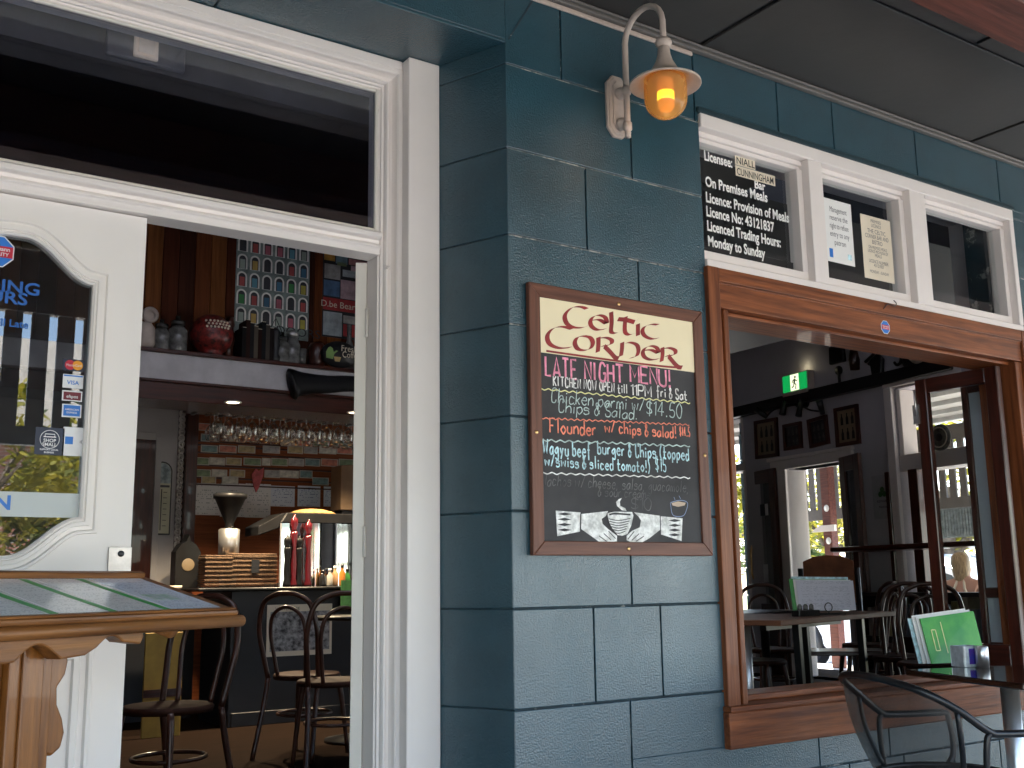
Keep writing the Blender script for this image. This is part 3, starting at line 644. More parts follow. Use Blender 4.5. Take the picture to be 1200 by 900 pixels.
# blue lettering TRADING HOURS ... and white band with N
p = onY(48, 346, GY); q = onY(32, 357, GY); bl = mat('blue_lettering', (.02, .12, .42), .4, emit=(.02, .12, .5), es=0.0)
local_text([('TRADING', onY(47, 346, GY).x, onY(40, 346, GY).z, .050, 1.2, 'RIGHT'), ('HOURS', onY(32, 358, GY).x, onY(32, 358, GY).z, .050, 1.2, 'RIGHT'), ('Till Late', onY(33, 385, GY).x, onY(33, 385, GY).z, .030, 1, 'RIGHT')], bl, dl, GY-.001, .022)
a, c = onY(-20, 575, GY), onY(93, 607, GY)
M['band'] = glass('frosted', (.62, .66, .67), 1.6, .3)
bd = mat('pale_band', (.55, .60, .60), .5); 
mbd = bpy.data.materials.new('pale_film_band'); mbd.use_nodes = True; t_ = mbd.node_tree; t_.nodes['Principled BSDF'].inputs['Base Color'].default_value = (.72, .78, .79, 1); t_.nodes['Principled BSDF'].inputs['Roughness'].default_value = .3
tr_ = t_.nodes.new('ShaderNodeBsdfTransparent'); mx_ = t_.nodes.new('ShaderNodeMixShader'); mx_.inputs[0].default_value = .62; t_.links.new(tr_.outputs[0], mx_.inputs[1]); t_.links.new(t_.nodes['Principled BSDF'].outputs[0], mx_.inputs[2]); t_.links.new(mx_.outputs[0], t_.nodes['Material Output'].inputs[0]); M['band'] = mbd
b = B().box(gx0+.012, c.x, GY-.0007, GY, c.z, a.z); b.build('sticker_band', 'band', dl, world=True)
local_text([('OPEN', onY(13, 597, GY).x, onY(13, 597, GY).z, .055, 1.1, 'RIGHT')], cblue, dl, GY-.0012, .03)

# ---------------- open door leaf, seen edge on
ol = thing('open_door_leaf', 'white door leaf opened inwards, seen edge on at the right jamb', 'door', (JX-.004, .43, FL), rad(-27.5))
e0 = onY(437, 600, .43); e1 = onY(424, 600, .43)
xw = abs(e0.x-e1.x)
b = B().box(-xw, -.002, 0, .73, .01, TZ0-FL-.006); b.build('panel', 'cream', ol, bevel=.002)
for i, (zt, zb_) in enumerate(((363, 396), (617, 653))):
    za, zb2 = onY(436, zt, .43).z-FL, onY(436, zb_, .43).z-FL
    b = B().box(-.014, -.0005, -.004, .0005, zb2, za); b.tube([(-.001, -.006, zb2), (-.001, -.006, za)], .006, 8); b.build('hinge', 'cream', ol)

# ================================================================== WINDOW
wf = thing('timber_window_frame', 'varnished red brown timber frame and sill of the open serving window', 'window frame', (3.96, 0, .53))
HT, HB = 2.312, 2.152   # head of timber frame
b = B().box(WX0-.01, WX0+.052, -.022, .20, .66, HT); b.box(WX0+.052, WX0+.078, .004, .20, .66, HB); b.box(WX0+.0785, WX0+.104, -.008, .20, .66, HB-.0)
b.box(WX1-.045, WX1+.012, -.022, .20, .66, HT); b.box(WX1-.1, WX1-.045, -.005, .20, .66, HB)
b.build('jamb', 'frame_z', wf, world=True, bevel=.004, seg=2)
b = B().box(WX0+.052, WX1-.045, -.020, .20, HT-.055, HT-.0005).box(WX0+.052, WX1-.045, -.010, .20, HB+.004, HT-.0555).box(WX0+.08, WX1-.08, .03, .20, HB-.012, HB+.003)
b.box(WX0+.052, WX1-.045, -.016, .0, HT-.0625, HT-.0560)
b.build('head', 'frame_x', wf, world=True, bevel=.004, seg=2)
b = B().box(WX0-.018, WX1+.02, -.030, .004, .528, .655).box(WX0-.018, WX1+.02, -.042, .27, .655, .676).box(WX0+.06, WX1-.06, .05, .20, .676, .70)
b.build('sill', 'frame_x', wf, world=True, bevel=.005, seg=2)
p = onY(1037.5, 383.5, -.011); b = B(); octo(b, p.x, p.z, .032, -.0112); b.m = 1; octo(b, p.x, p.z, .029, -.0116); b.m = 2; b.box(p.x-.025, p.x+.025, -.0122, -.0118, p.z-.010, p.z+.010)
o = b.build('sticker', [cw, cblue, cred], wf, world=True); local_text([('Newmann', p.x, p.z+.001, .010, 1, 'CENTER'), ('SECURITY', p.x, p.z-.008, .0085, 1, 'CENTER')], 'whites', o, -.0127, .02)
p = onY(1043, 355, -.02); b = B().tube(cat_rom([(p.x-.05, -.02, p.z-.035), (p.x-.03, -.03, p.z-.012), (p.x+.01, -.035, p.z-.016), (p.x+.03, -.03, p.z+.0), (p.x+.025, -.022, p.z+.015)]), .0022, 6); b.build('hook', 'blackm', wf, world=True)

tw = thing('transom_window', 'white framed row of three fixed panes above the timber serving window', 'window', (3.96, 0, HT))
b = B(); bars = [(WX0, 2.904+.012), (3.40, 3.457), (4.005, 4.065), (4.985, WX1-.0)]
TB, TT = HT+.0005, WZ1-.005
# outer frame
px = lambda x, y: onY(x, y, 0).x
m1a, m1b = px(948, 250), px(964, 250); m2a, m2b = px(1068, 290), px(1086, 290); e1_ = px(1171, 310)
b.box(WX0, WX1, -.014, .12, TT-.058, TT).box(WX0, WX1, -.012, .12, TB, TB+.030)
for x0, x1 in ((WX0, WX0+.012), (m1a, m1b), (m2a, m2b), (WX1-.035, WX1)): b.box(x0, x1, -.0135 if x0 > WX0 else .07, .119, TB+.0302, TT-.0582)
b.build('frame', 'white', tw, world=True, bevel=.003)
cells = [(WX0+.012, m1a), (m1b, m2a), (m2b, WX1-.035)]
for i, (x0, x1) in enumerate(cells):
    b = B(); z0, z1 = TB+.0305, TT-.0585; s = .040; bt = .045; lf = .004 if i == 0 else .012
    for k, (d0, y) in enumerate(((0, .022), (.60, .034), (.80, .044))):
        b.box(x0+.0005+lf*d0, x0+lf, y, .09, z0+bt, z1-s) if k == 0 and i else None
        b.box(x1-.034*(1-d0*.55)-(.0 if k else 0), x1-.0005 if k == 0 else x1-.034*.45, y, .09, z0+bt, z1-s)
    b.box(x0+.0005, x1-.0005, .022, .09, z1-s*.55, z1-.0005).box(x0+.0005, x1-.0005, .034, .09, z1-s, z1-s*.55-.0005).box(x0+.0005, x1-.0005, .022, .09, z0+.0005, z0+bt)
    sh = b.build('sash', 'white', tw, world=True, bevel=.003)
    B().box(x0+lf-.002, x1-.012, .062, .067, z0+bt-.002, z1-s+.002).build('glass', 'glass', sh, world=True)
# licence lettering on a black film behind the first pane
x0, x1 = cells[0]; z0, z1 = TB+.03+.045, TT-.058-.05; TY = .0600
p, q = onY(824, 235, .058), onY(916, 285, .058)
b = B().box(x0+.004, x1-.05-.035, TY-.0015+.012, TY+.012-.0005, z0-.0, z1-.075); b.box(x0+.004, x1-.030, .0685, .0690, z0, z0+.001)
lic = thing('licence_notice', 'black licence notice with white lettering in the leftmost transom pane', 'notice', (p.x, .058, p.z))
z_top = onY(826, 221, TY).z
B().box(x0+.006, x1-.055, .0675, .0685, z0+.05, z_top+.03).box(x0+.006, x1-.04, .0675, .0685, z0+.002, z0+.0495).build('backing', 'black', lic, world=True)
def L(px_, py_): v = onY(px_, py_, TY); return v.x, v.z
lines = [('Licensee:', 824.5, 187, 17.5), ('Bar', 883.5, 219.8, 15), ('On Premises Meals', 826, 217.5, 17.5), ('Licence: Provision of Meals', 826.5, 236, 17.5), ('Licence No: 43121837', 827, 252.5, 17.5), ('Licenced Trading Hours:', 828, 269.5, 17), ('Monday to Sunday', 829, 287.5, 17)]
ends = [858, 896, 901, 927, 909, 917, 898]; endy = [200, 225, 239, 263, 277, 291, 303]
its = []
for (s, x, y, hpx), ex_ in zip(lines, ends):
    a = L(x, y); e = L(ex_, y + (ex_-x)*.29)
    # width fitted below
    its.append((s, a[0]+.003, a[1], (e[0]-a[0])*.965, hpx))
b_items = []
for s, x, z, wdt, hpx in its:
    size = .052 if s == 'Bar' else .060
    c = bpy.data.curves.new('t', 'FONT'); c.body = s; c.size = size; o = bpy.data.objects.new('t', c); COL.objects.link(o); bpy.context.view_layer.update(); wd0 = o.dimensions.x; bpy.data.objects.remove(o); bpy.data.curves.remove(c)
    b_items.append((s, x, z, size, wdt/wd0))
local_text(b_items, 'whitep', lic, TY, .028)
a = L(861, 183); e = L(905, 214)
b = B(); zA, zB, zC_ = L(861, 180.5)[1], L(861, 193)[1], L(861, 205.5)[1]
x_ = a[0]; b.box(x_, x_+.118, TY-.0004, TY, zB+.002, zA+.003).box(x_, x_+.235, TY-.0004, TY, zC_+.001, zB-.001)
nb = b.build('name_strip', 'cream_paper', lic, world=True)
local_text([('NIALL', x_+.006, zB+.008, .043, .95), ('CUNNINGHAM', x_+.006, zC_+.007, .043, .74)], 'black', nb, TY-.001, .01)
# two paper notices in the second pane
def paper_notice(name, label, q4, material, lines_, ymat='black', Y=.0600):
    (xa, ya), (xb, yb), (xc, yc) = q4; A, Bv, Cv = onY(xa, ya, Y), onY(xb, yb, Y), onY(xc, yc, Y)
    t = thing(name, label, 'notice', (A.x, Y, A.z)); x0_, x1_, zt, zb_ = A.x, Bv.x, A.z, Cv.z
    B().box(x0_, x1_, Y, Y+.0012, zb_, zt).build('sheet', material, t, world=True)
    W_, H_ = x1_-x0_, zt-zb_
    local_text([(s, x0_+W_*fx, zt-H_*fz, H_*sz, xs_, al) for s, fx, fz, sz, xs_, al in lines_], ymat, t, Y-.0006, .0); return t, x0_, x1_, zb_, zt
gi = mat('grey_ink', (.12, .12, .13), .6)
t, xa, xb, za, zb_ = paper_notice('paper_notice', 'white refusal of entry notice in the middle transom pane', ((965, 231), (997, 243), (999, 312)), 'paper', [('Management', .5, .20, .125, .62, 'CENTER'), ('reserve the', .5, .33, .125, .72, 'CENTER'), ('right to refuse', .5, .46, .125, .6, 'CENTER'), ('entry to any', .5, .59, .125, .72, 'CENTER'), ('patron', .5, .72, .125, .8, 'CENTER')], gi)
b = B().box(xa+.015, xa+.038, .0592, .0598, za+.02, za+.06); b.m = 1; b.box(xb-.045, xb-.02, .0592, .0598, za+.025, za+.05); b.build('emblem', [cblue, 'chalkb'], t, world=True)
paper_notice('paper_notice', 'cream licence certificate beside the white notice in the middle transom pane', ((1008, 250), (1043, 262), (1045, 332)), 'cream_paper', [('PREMISES', .5, .10, .075, .8, 'CENTER'), ('LICENCE', .5, .17, .075, .8, 'CENTER'), ('THE CELTIC', .5, .27, .095, .85, 'CENTER'), ('CORNER BAR AND', .5, .355, .095, .68, 'CENTER'), ('BISTRO', .5, .44, .095, .8, 'CENTER'), ('ON PREMISES MEALS', .5, .52, .07, .68, 'CENTER'), ('LICENCE PROVISION OF', .5, .58, .07, .62, 'CENTER'), ('MEALS', .5, .64, .07, .8, 'CENTER'), ('LICENCE NUMBER', .5, .74, .075, .75, 'CENTER'), ('43121837', .5, .80, .075, .8, 'CENTER'), ('MONDAY - SUNDAY', .5, .90, .065, .75, 'CENTER')], gi)

# ---------------- folded window leaves standing inside the opening
def folding_leaf(label, X, y0, y1, z0, z1, pane, st=.06, mid=None, tilt=0.):
    t = thing('folding_window_leaf', label, 'window', (X, y0, z0)); h = z1-z0; d = y1-y0
    for y_ in (0, d-st): B().box(-.02, .02, y_, y_+st, 0, h).build('stile', 'dk_z', t, bevel=.004)
    for z_, h_ in ((0, .10), (h-.075, .075)) + (((mid-.025, .05),) if mid else ()): B().box(-.019, .019, st, d-st, z_, z_+h_).build('rail', 'dk_y', t, bevel=.004)
    B().box(-.004, .004, st, d-st, .10, h-.075).build('pane', pane, t); return t
t = folding_leaf('dark mahogany folding window leaf with clear glass swung into the room', 4.87, .04, .50, .70, 2.130, 'iglass', .065)
p = onX(1073, 462, 4.85); b = B().tube([(-.025, .46, 1.24), (-.025, .46, 1.38)], .006, 8).box(-.028, -.02, .445, .478, 1.2, 1.30); b.build('bolt', 'steel', t)
M['film'] = mat('pale_blue_grey_film', (.40, .46, .52), .25, var=.05, vs=3, bump=.02)
t = folding_leaf('second folding window leaf with pale blue grey frosted panes and mid rail', 5.03, .0625, .345, .70, 2.122, 'film', .035, .34)

# ================================================================== CHALKBOARD
ZB0, ZB1, XB0, XB1 = 1.207, 2.120, 2.030, 2.829
cbd = thing('chalkboard_sign', 'wood framed menu chalkboard with cream heading hung on the teal wall', 'chalkboard', (XB0, -.004, ZB0))
BW, BH = XB1-XB0, ZB1-ZB0; fw = .046
b = B()
b.add([], [])
def mitre_frame(b, w_, h_, f, y0, y1, mh, mv):
    for (P4, mi) in ((((0, 0), (w_, 0), (w_-f, f), (f, f)), mh), (((0, h_), (f, h_-f), (w_-f, h_-f), (w_, h_)), mh), (((0, 0), (f, f), (f, h_-f), (0, h_)), mv), (((w_, 0), (w_, h_), (w_-f, h_-f), (w_-f, f)), mv)):
        b.m = mi; b.prism(list(P4), y0, y1)
mitre_frame(b, BW, BH, fw, -.0215, 0, 0, 1)
b.build('frame', ['bd_x', 'bd_z'], cbd, bevel=.0025)
b = B().box(fw-.004, BW-fw+.004, -.012, -.002, fw-.004, BH-fw+.004); b.build('slate', 'slate', cbd)
HH = onY(627, 349, -.012).z - onY(627, 413.5, -.012).z
b = B().box(fw, BW-fw, -.015, -.0125, BH-fw-HH, BH-fw); hp = b.build('heading_panel', 'headp', cbd)
for x, z in ((BW*.49, BH-fw*.55), (.020, BH*.44), (BW-.02, BH*.40), (BW*.5, fw*.5)):
    B().lathe([(0.007, 0), (.007, .0015), (.004, .003), (0, .003)], (x, -.0215, z), 12, Matrix.Rotation(rad(90), 3, 'X')).build('screw', 'brass', cbd)
# uncial heading lettering, written with a slanted broad pen, in heading units from the photo (x right, z up, metres from board corner)
def H(u, v):   # photo pixels -> board-local x,z on the front
    p_ = onY(u, v, -.014); return (p_.x-XB0, p_.z-ZB0)
def Hc(u5, v5): return H(600+u5/5., 320+v5/5.)      # pixels of the five times enlarged crop
b = B(); nib = (.0098, .0040)
def pen(pts, nb=None, k=7): b.ribbon(cat_rom([Hc(*q) for q in pts], k), 0, 0, -.0155, nib=nb or nib)
nv = (.0085, .002); nr = (.0052, .0082)
pen([(432, 212), (400, 200), (352, 202), (315, 230), (303, 262), (318, 300), (355, 320), (405, 322), (435, 312)])   # C
pen([(455, 280), (505, 275), (548, 298), (540, 262), (505, 248), (470, 258), (453, 285), (462, 315), (495, 335), (540, 330)])   # e
pen([(575, 230), (578, 290), (575, 345), (598, 355), (618, 350)])   # l
pen([(660, 258), (655, 310), (658, 350), (680, 364), (705, 358)]); pen([(615, 272), (660, 276), (712, 290)], nr)   # t
pen([(732, 300), (732, 368)]); pen([(738, 268), (722, 282)], (.004, .003))    # i
pen([(848, 305), (812, 302), (772, 315), (758, 340), (772, 370), (812, 388), (848, 384)])   # c
pen([(345, 330), (290, 316), (238, 325), (205, 358), (203, 395), (225, 425), (275, 442), (335, 438)])   # C
pen([(415, 370), (378, 378), (362, 410), (378, 445), (415, 455), (452, 445), (468, 412), (452, 380), (415, 370)])   # o
pen([(500, 378), (500, 425), (496, 465)]); pen([(500, 384), (545, 380), (578, 395), (572, 420), (520, 430)]); pen([(535, 430), (570, 465), (600, 498), (620, 500)], nr)   # r
pen([(640, 408), (638, 450), (632, 488)]); pen([(640, 420), (680, 408), (722, 420), (735, 450), (728, 482), (712, 494), (690, 498)])   # n
pen([(765, 455), (810, 452), (852, 470), (842, 440), (808, 428), (775, 440), (760, 465), (772, 495), (808, 510), (850, 505)])  # e
pen([(875, 438), (876, 480), (870, 520)]); pen([(875, 445), (915, 440), (950, 455), (945, 480), (895, 488)]); pen([(910, 488), (945, 530), (968, 552), (990, 555)], nr)   # r
pen([(195, 458), (400, 487), (640, 520), (880, 548), (985, 556)], (.0, .0036))
b.build('heading_lettering', 'red', hp)
def cl(name, material, lines_):
    bb = B()
    for fn in lines_: fn(bb)
    return bb.build(name, material, cbd)
def Hd(u, v): return H(600+u/5., 490+v/5.)
def hl(s, A, Bp, hpx, wd, fn=Hc, **k):
    """one chalk line between two crop points (baseline)"""
    a, e = fn(*A), fn(*Bp); hh = hpx/5.*.00392
    return lambda bb: hand_fit(bb, s, a[0], e[0], (a[1]+e[1])/2, hh, wd, **k)
def zz(bb, A, Bp, fn, n=26, amp=.005, wd=.005):
    a, e = fn(*A), fn(*Bp); pts = []
    for i in range(n*4+1):
        t = i/(n*4); pts.append((a[0]+(e[0]-a[0])*t, a[1]+(e[1]-a[1])*t + amp*math.sin(i*PI/2)*(.7+.5*random.random())))
    bb.ribbon(cat_rom(pts, 3), wd)
yb = -.0125
def shift(o): o.data.transform(Matrix.Translation((0, yb, 0))); return o
shift(cl('pink_lettering', 'pink', [hl('LATE', (195, 598), (390, 622), 84, .0085, track=.22, jit=.02), hl('NIGHT', (425, 624), (662, 642), 80, .0085, track=.22, jit=.02), hl('MENU!', (692, 648), (940, 658), 78, .0085, track=.22, jit=.02)]))
shift(cl('white_lettering', 'chalkw', [hl('KITCHEN NOW OPEN till', (240, 662), (680, 706), 42, .0046, jit=.03), hl('11PM', (695, 718), (822, 725), 50, .005), hl('fri & Sat', (845, 725), (1030, 742), 48, .005, jit=.04),
    lambda bb: zz(bb, (160, 322), (1040, 350), Hd, 17, .0028, .004)]))
shift(cl('yellow_line', 'chalky', [lambda bb: zz(bb, (150, 678), (1040, 762), Hc, 20, .0028, .004)]))
shift(cl('green_lettering', 'chalkg', [hl('Chicken parmi w/', (228, 775), (780, 790), 62, .0036, slant=.12, jit=.04), hl('$14.50', (785, 832), (1000, 848), 66, .0040, slant=.1), hl('Chips & Salad.', (270, 832), (740, 842), 56, .0036, slant=.12, jit=.04),
    lambda bb: zz(bb, (160, 130), (1040, 165), Hd, 18, .0032, .0042)]))
shift(cl('coral_lettering', 'chalko', [hl('Flounder', (220, 90), (500, 96), 62, .0056, Hd, jit=.04), hl('w/ chips & salad!', (542, 98), (968, 104), 54, .0054, Hd, jit=.04), hl('$14.5', (980, 104), (1046, 106), 42, .0045, Hd),
    lambda bb: zz(bb, (150, 850), (1035, 890), Hc, 26, .0028, .0036)]))
shift(cl('blue_lettering', 'chalkb', [hl('Wagyu beef', (180, 215), (468, 222), 62, .0056, Hd, jit=.04), hl('burger & Chips (topped', (500, 222), (1042, 238), 58, .0054, Hd, jit=.04), hl('w/swiss & sliced tomato!)', (190, 298), (815, 300), 52, .0050, Hd, jit=.04), hl('$15', (840, 310), (910, 312), 62, .0042, Hd)]))
shift(cl('faded_lettering', 'faint', [hl('Nachos w/ cheese, salsa, guacamole,', (175, 410), (1040, 420), 52, .0030, Hd, slant=.15, jit=.04), hl('& sour cream~', (500, 462), (815, 464), 44, .0030, Hd, slant=.15), hl('$10', (695, 535), (820, 540), 54, .0036, Hd, slant=.1)]))
# chalk hands round a cup
b = B()
def poly(pts, dy=0., fn=Hd): P_ = [fn(*q) for q in pts]; b.add([(x, yb-.0006-dy, z) for x, z in P_], [tuple(range(len(P_)))])
b.m = 0
poly([(253, 542), (398, 553), (395, 665), (262, 692)]); poly([(868, 575), (996, 587), (990, 720), (870, 682)])
poly([(403, 562), (560, 545), (545, 575), (522, 590), (528, 620), (560, 650), (612, 690), (612, 722), (560, 728), (520, 735), (480, 705), (402, 650)])
poly([(862, 572), (712, 552), (740, 580), (752, 600), (745, 640), (700, 660), (668, 690), (668, 715), (700, 730), (760, 728), (800, 705), (864, 655)])
poly([(552, 558), (600, 548), (700, 550), (708, 570), (695, 630), (672, 680), (640, 690), (610, 685), (575, 640)], .0004)
poly([(640, 468), (628, 490), (632, 515), (660, 528), (668, 545), (640, 540), (612, 515), (606, 492), (622, 475)])
b.m = 1
for k in range(4):
    for cx0, cx1, cz0, dz in ((262, 345, 562, 31), (912, 985, 600, 28)):
        zc = cz0+k*dz; poly([(cx0, zc), ((cx0+cx1)/2, zc-9), (cx1, zc+1), ((cx0+cx1)/2, zc+9)], .0008)
def ln(pts, wd, fn=Hd): 
    n0 = len(b.v); b.ribbon(cat_rom([fn(*q) for q in pts], 4), wd); b.v[n0:] = [(x, yb-.0016, z) for x, y, z in b.v[n0:]]
for k in range(6): ln([(562+k*4, 590+k*15), (620, 600+k*15), (690-k*6, 588+k*15)], .0028)
ln([(565, 566), (600, 560), (690, 566)], .006); 
for k in range(3): ln([(505+k*28, 690-k*14), (550+k*26, 722-k*8)], .003); ln([(768-k*28, 692-k*14), (722-k*24, 722-k*6)], .003)
ln([(708, 590), (725, 580), (728, 605), (708, 630), (700, 640)], .003); ln([(552, 556), (560, 600), (580, 645), (612, 686)], .0035); ln([(398, 560), (396, 655)], .004)
b.build('cup_and_hands_drawing', ['chalkw', 'slate'], cbd)
b = B()
def ln2(pts, wd, dy=0.): b.ribbon(cat_rom([Hd(*q) for q in pts], 4), wd, y1=yb-.0006-dy)
b.m = 0; ln2([(925, 498), (935, 560), (960, 576), (1000, 572), (1018, 540), (1024, 495), (980, 482), (925, 495)], .0026); ln2([(945, 462), (952, 480)], .002); ln2([(975, 455), (985, 475)], .002)
b.m = 1; P_ = [Hd(*q) for q in ((932, 498), (970, 488), (1015, 496), (1008, 512), (970, 520), (938, 512))]; b.add([(x, yb-.0003, z) for x, z in P_], [tuple(range(6))])
b.build('bowl_drawing', [mat('blue_chalk', (.28, .36, .55), .8), mat('buff_chalk', (.62, .48, .36), .8)], cbd)

# ================================================================== LANTERN
ln_ = thing('wall_lantern', 'cream bell shaped wall lantern with glowing amber globe on the teal wall', 'lantern', (2.457, 0, 2.6))
def lz(z): return z-2.6
# back plate: elongated octagon in two tiers
pz0, pz1 = 2.738, 2.982
for k, (hw, m_, y0, y1) in enumerate(((.050, .0, -.014, 0), (.043, .010, -.020, -.0139), (.030, .026, -.027, -.0199))):
    zc0, zc1 = lz(pz0)+m_, lz(pz1)-m_; c = hw*.7
    b = B().prism([(-hw, zc0+c), (-hw+c*.8, zc0), (hw-c*.8, zc0), (hw, zc0+c), (hw, zc1-c), (hw-c*.8, zc1), (-hw+c*.8, zc1), (-hw, zc1-c)], y0, y1)
    if k == 0: bp_ = b; 
    else: bp_.add(b.v, b.f)
bp_.build('back_plate', 'lantern', ln_, bevel=.004, seg=2)
RX90 = Matrix.Rotation(rad(90), 3, 'X')
b = B()
for z in (lz(2.785), lz(2.905)): b.lathe([(.024, .018), (.023, .040), (.016, .050), (.010, .058)], (0, 0, z), 16, RX90)
b.build('bracket', 'lantern', ln_)
LY = -.275; SY = -.066
arc = [(0, SY, lz(2.72)), (0, SY, lz(2.83)), (0, SY, lz(2.97)), (0, SY-.0005, lz(3.05))] + [(0, (SY+LY)/2 + (SY-LY)/2*math.cos(a), lz(3.078)+.104*math.sin(a)) for a in np.linspace(.12, PI-.1, 12)] + [(0, LY, lz(3.04)), (0, LY, lz(3.005))]
b = B().tube(arc, .0115, 12)
b.lathe([(0, -.026), (.008, -.02), (.013, -.008), (.010, 0), (.0165, .004), (.0165, .03), (.0125, .034)], (0, SY, lz(2.745)), 16)
b.lathe([(.0115, 0), (.0165, .004), (.0165, .03), (.0115, .036)], (0, SY, lz(2.885)), 16)
b.build('arm', 'lantern', ln_)
b = B().lathe([(.012, .0), (.026, -.010), (.031, -.022), (.026, -.034), (.016, -.042)], (0, LY, lz(3.022)), 24)
b.lathe([(.017, 0), (.021, -.004), (.023, -.03), (.030, -.055), (.046, -.085), (.062, -.108), (.090, -.122), (.126, -.140), (.127, -.146), (.124, -.147), (.086, -.130), (.058, -.115), (.036, -.085)], (0, LY, lz(2.985)), 36)
b.build('shade', 'lantern', ln_)
mg = bpy.data.materials.new('amber_glass'); mg.use_nodes = True; t_ = mg.node_tree; p_ = t_.nodes['Principled BSDF']
p_.inputs['Base Color'].default_value = (.62, .40, .15, 1); p_.inputs['Roughness'].default_value = .12; p_.inputs['Emission Color'].default_value = (1, .50, .10, 1); p_.inputs['Emission Strength'].default_value = .006
tr_ = t_.nodes.new('ShaderNodeBsdfTransparent'); tr_.inputs[0].default_value = (1, .74, .36, 1); mx_ = t_.nodes.new('ShaderNodeMixShader'); mx_.inputs[0].default_value = .42
t_.links.new(tr_.outputs[0], mx_.inputs[1]); t_.links.new(p_.outputs[0], mx_.inputs[2]); t_.links.new(mx_.outputs[0], t_.nodes['Material Output'].inputs[0]); M['amberg'] = mg
R_ = .0755; b = B().lathe([(R_*.97, 0), (R_, -.03), (R_, -.080)] + [(R_*math.cos(a), -.080-R_*.95*math.sin(a)) for a in np.linspace(.15, PI/2, 10)], (0, LY, lz(2.866)), 32)
b.build('globe', 'amberg', ln_)
b = B().lathe([(0, .0), (.028, -.003), (.030, -.02), (.030, -.05)], (0, LY, lz(2.862)), 20); b.build('lamp_cap', mat('lamp_cap', (.8, .35, .12), .5, emit=(1, .42, .15), es=.05), ln_)
b = B().lathe([(.0295, -.0501), (.030, -.052), (.030, -.083)], (0, LY, lz(2.862)), 20); b.build('flame_lamp', 'amber', ln_)
b = B().lathe([(.030, -.0831), (.029, -.105), (.02, -.118), (0, -.121)], (0, LY, lz(2.862)), 20); b.build('lamp_base', mat('lamp_base', (.9, .35, .1), .5, emit=(1, .42, .06), es=.10), ln_)
pl = bpy.data.lights.new('lantern_light', 'POINT'); pl.energy = .03; pl.color = (1, .6, .25); pl.shadow_soft_size = .03
po = bpy.data.objects.new('lantern_light', pl); COL.objects.link(po); po.parent = ln_; po.location = (0, LY, lz(2.66))

# ================================================================== INTERIOR SHELL
YB_ = 6.05                                  # back wall of the bar
shell = thing('inner_walls', 'dim grey inner walls of the pub around the bar and dining room', 'wall', (5, 6, 0))
b = B().box(-3.1, -2.95, .45, 8.2, 0, 4.3).box(-3, 11, 8.2, 8.3, 0, 4.3)
b.build('wall', 'greyw', shell, world=True)
SKY_H = [(-.2, 3.9, .6, 2.35), (6.75, 7.7, .7, 1.7)]
def wallrects2(x0, x1, y0, y1, holes):
    Q = [(x0, x1, y0, y1)]
    for h in holes: Q = [q for r in Q for q in rects(*r, h)]
    return Q
b = B()
for r in wallrects2(-3.1, 10.5, 0, 8.4, SKY_H): b.box(r[0], r[1], r[2], r[3], 4.3, 4.4)
b.build('ceiling', 'ceilin', shell, world=True)
mt = bpy.data.materials.new('frosted_fill_panel'); mt.use_nodes = True; t_ = mt.node_tree; tb_ = t_.nodes.new('ShaderNodeBsdfTranslucent'); tb_.inputs[0].default_value = (.40, .40, .42, 1); t_.links.new(tb_.outputs[0], t_.nodes['Material Output'].inputs[0]); M['frost'] = mt
for h, lab in zip(SKY_H, ('large unseen frosted panel added over the bar room ceiling to light it', 'small unseen frosted panel added over the far end of the dining room to light it')):
    t = thing('fill_panel', lab, 'fill_panel', (h[0], h[2], 4.4)); B().box(h[0]-.05, h[1]+.05, h[2]-.05, h[3]+.05, 4.405, 4.408).build('sheet', 'frost', t, world=True)  # unseen translucent panels added so the rooms below get enough light
B().box(-3.1, 9.2, .0, .27, ZC+.21, 4.3).build('upper_facade', 'greyw', shell, world=True)
dc = thing('dropped_ceiling', 'dark navy dropped ceiling inside above the serving window', 'ceiling', (5, 2, 2.9))
B().box(4.0, 6.55, .46, 2.5, 2.9, 3.1).box(4.0, 6.2, 2.5, 5.6, 2.9, 3.1).build('ceiling', 'ceilin', dc, world=True)
# far side wall with door opening and windows
sw = wall_thing('side_wall', 'grey far side wall of the dining room with white framed openings', 'wall')
def wallrects(s0, s1, z0, z1, holes):
    R = [(s0, s1, z0, z1)]
    for h in holes: R = [q for r in R for q in rects(*r, h)]
    return R
DO = (-.476, .295, FL, 2.222); LWN = (-2.2, -1.13, .25, 2.85); RWN = (1.02, 3.2, .4, 2.80)
b = B()
for r in wallrects(-4.3, 4.4, 0, 4.3, [DO, LWN, RWN]): b.box(r[0], r[1], 0, .22, r[2], r[3])
b.build('wall', 'greyw', sw)
rail = wall_thing('picture_rail', 'black horizontal rail running across the far wall below the exit sign', 'rail')
zr = (wp(860, 468)[1]+wp(1121, 421)[1])/2; 
B().box(-1.6, 1.745, -.09, -.002, 2.855, 2.965).build('rail', 'black', rail, bevel=.004)
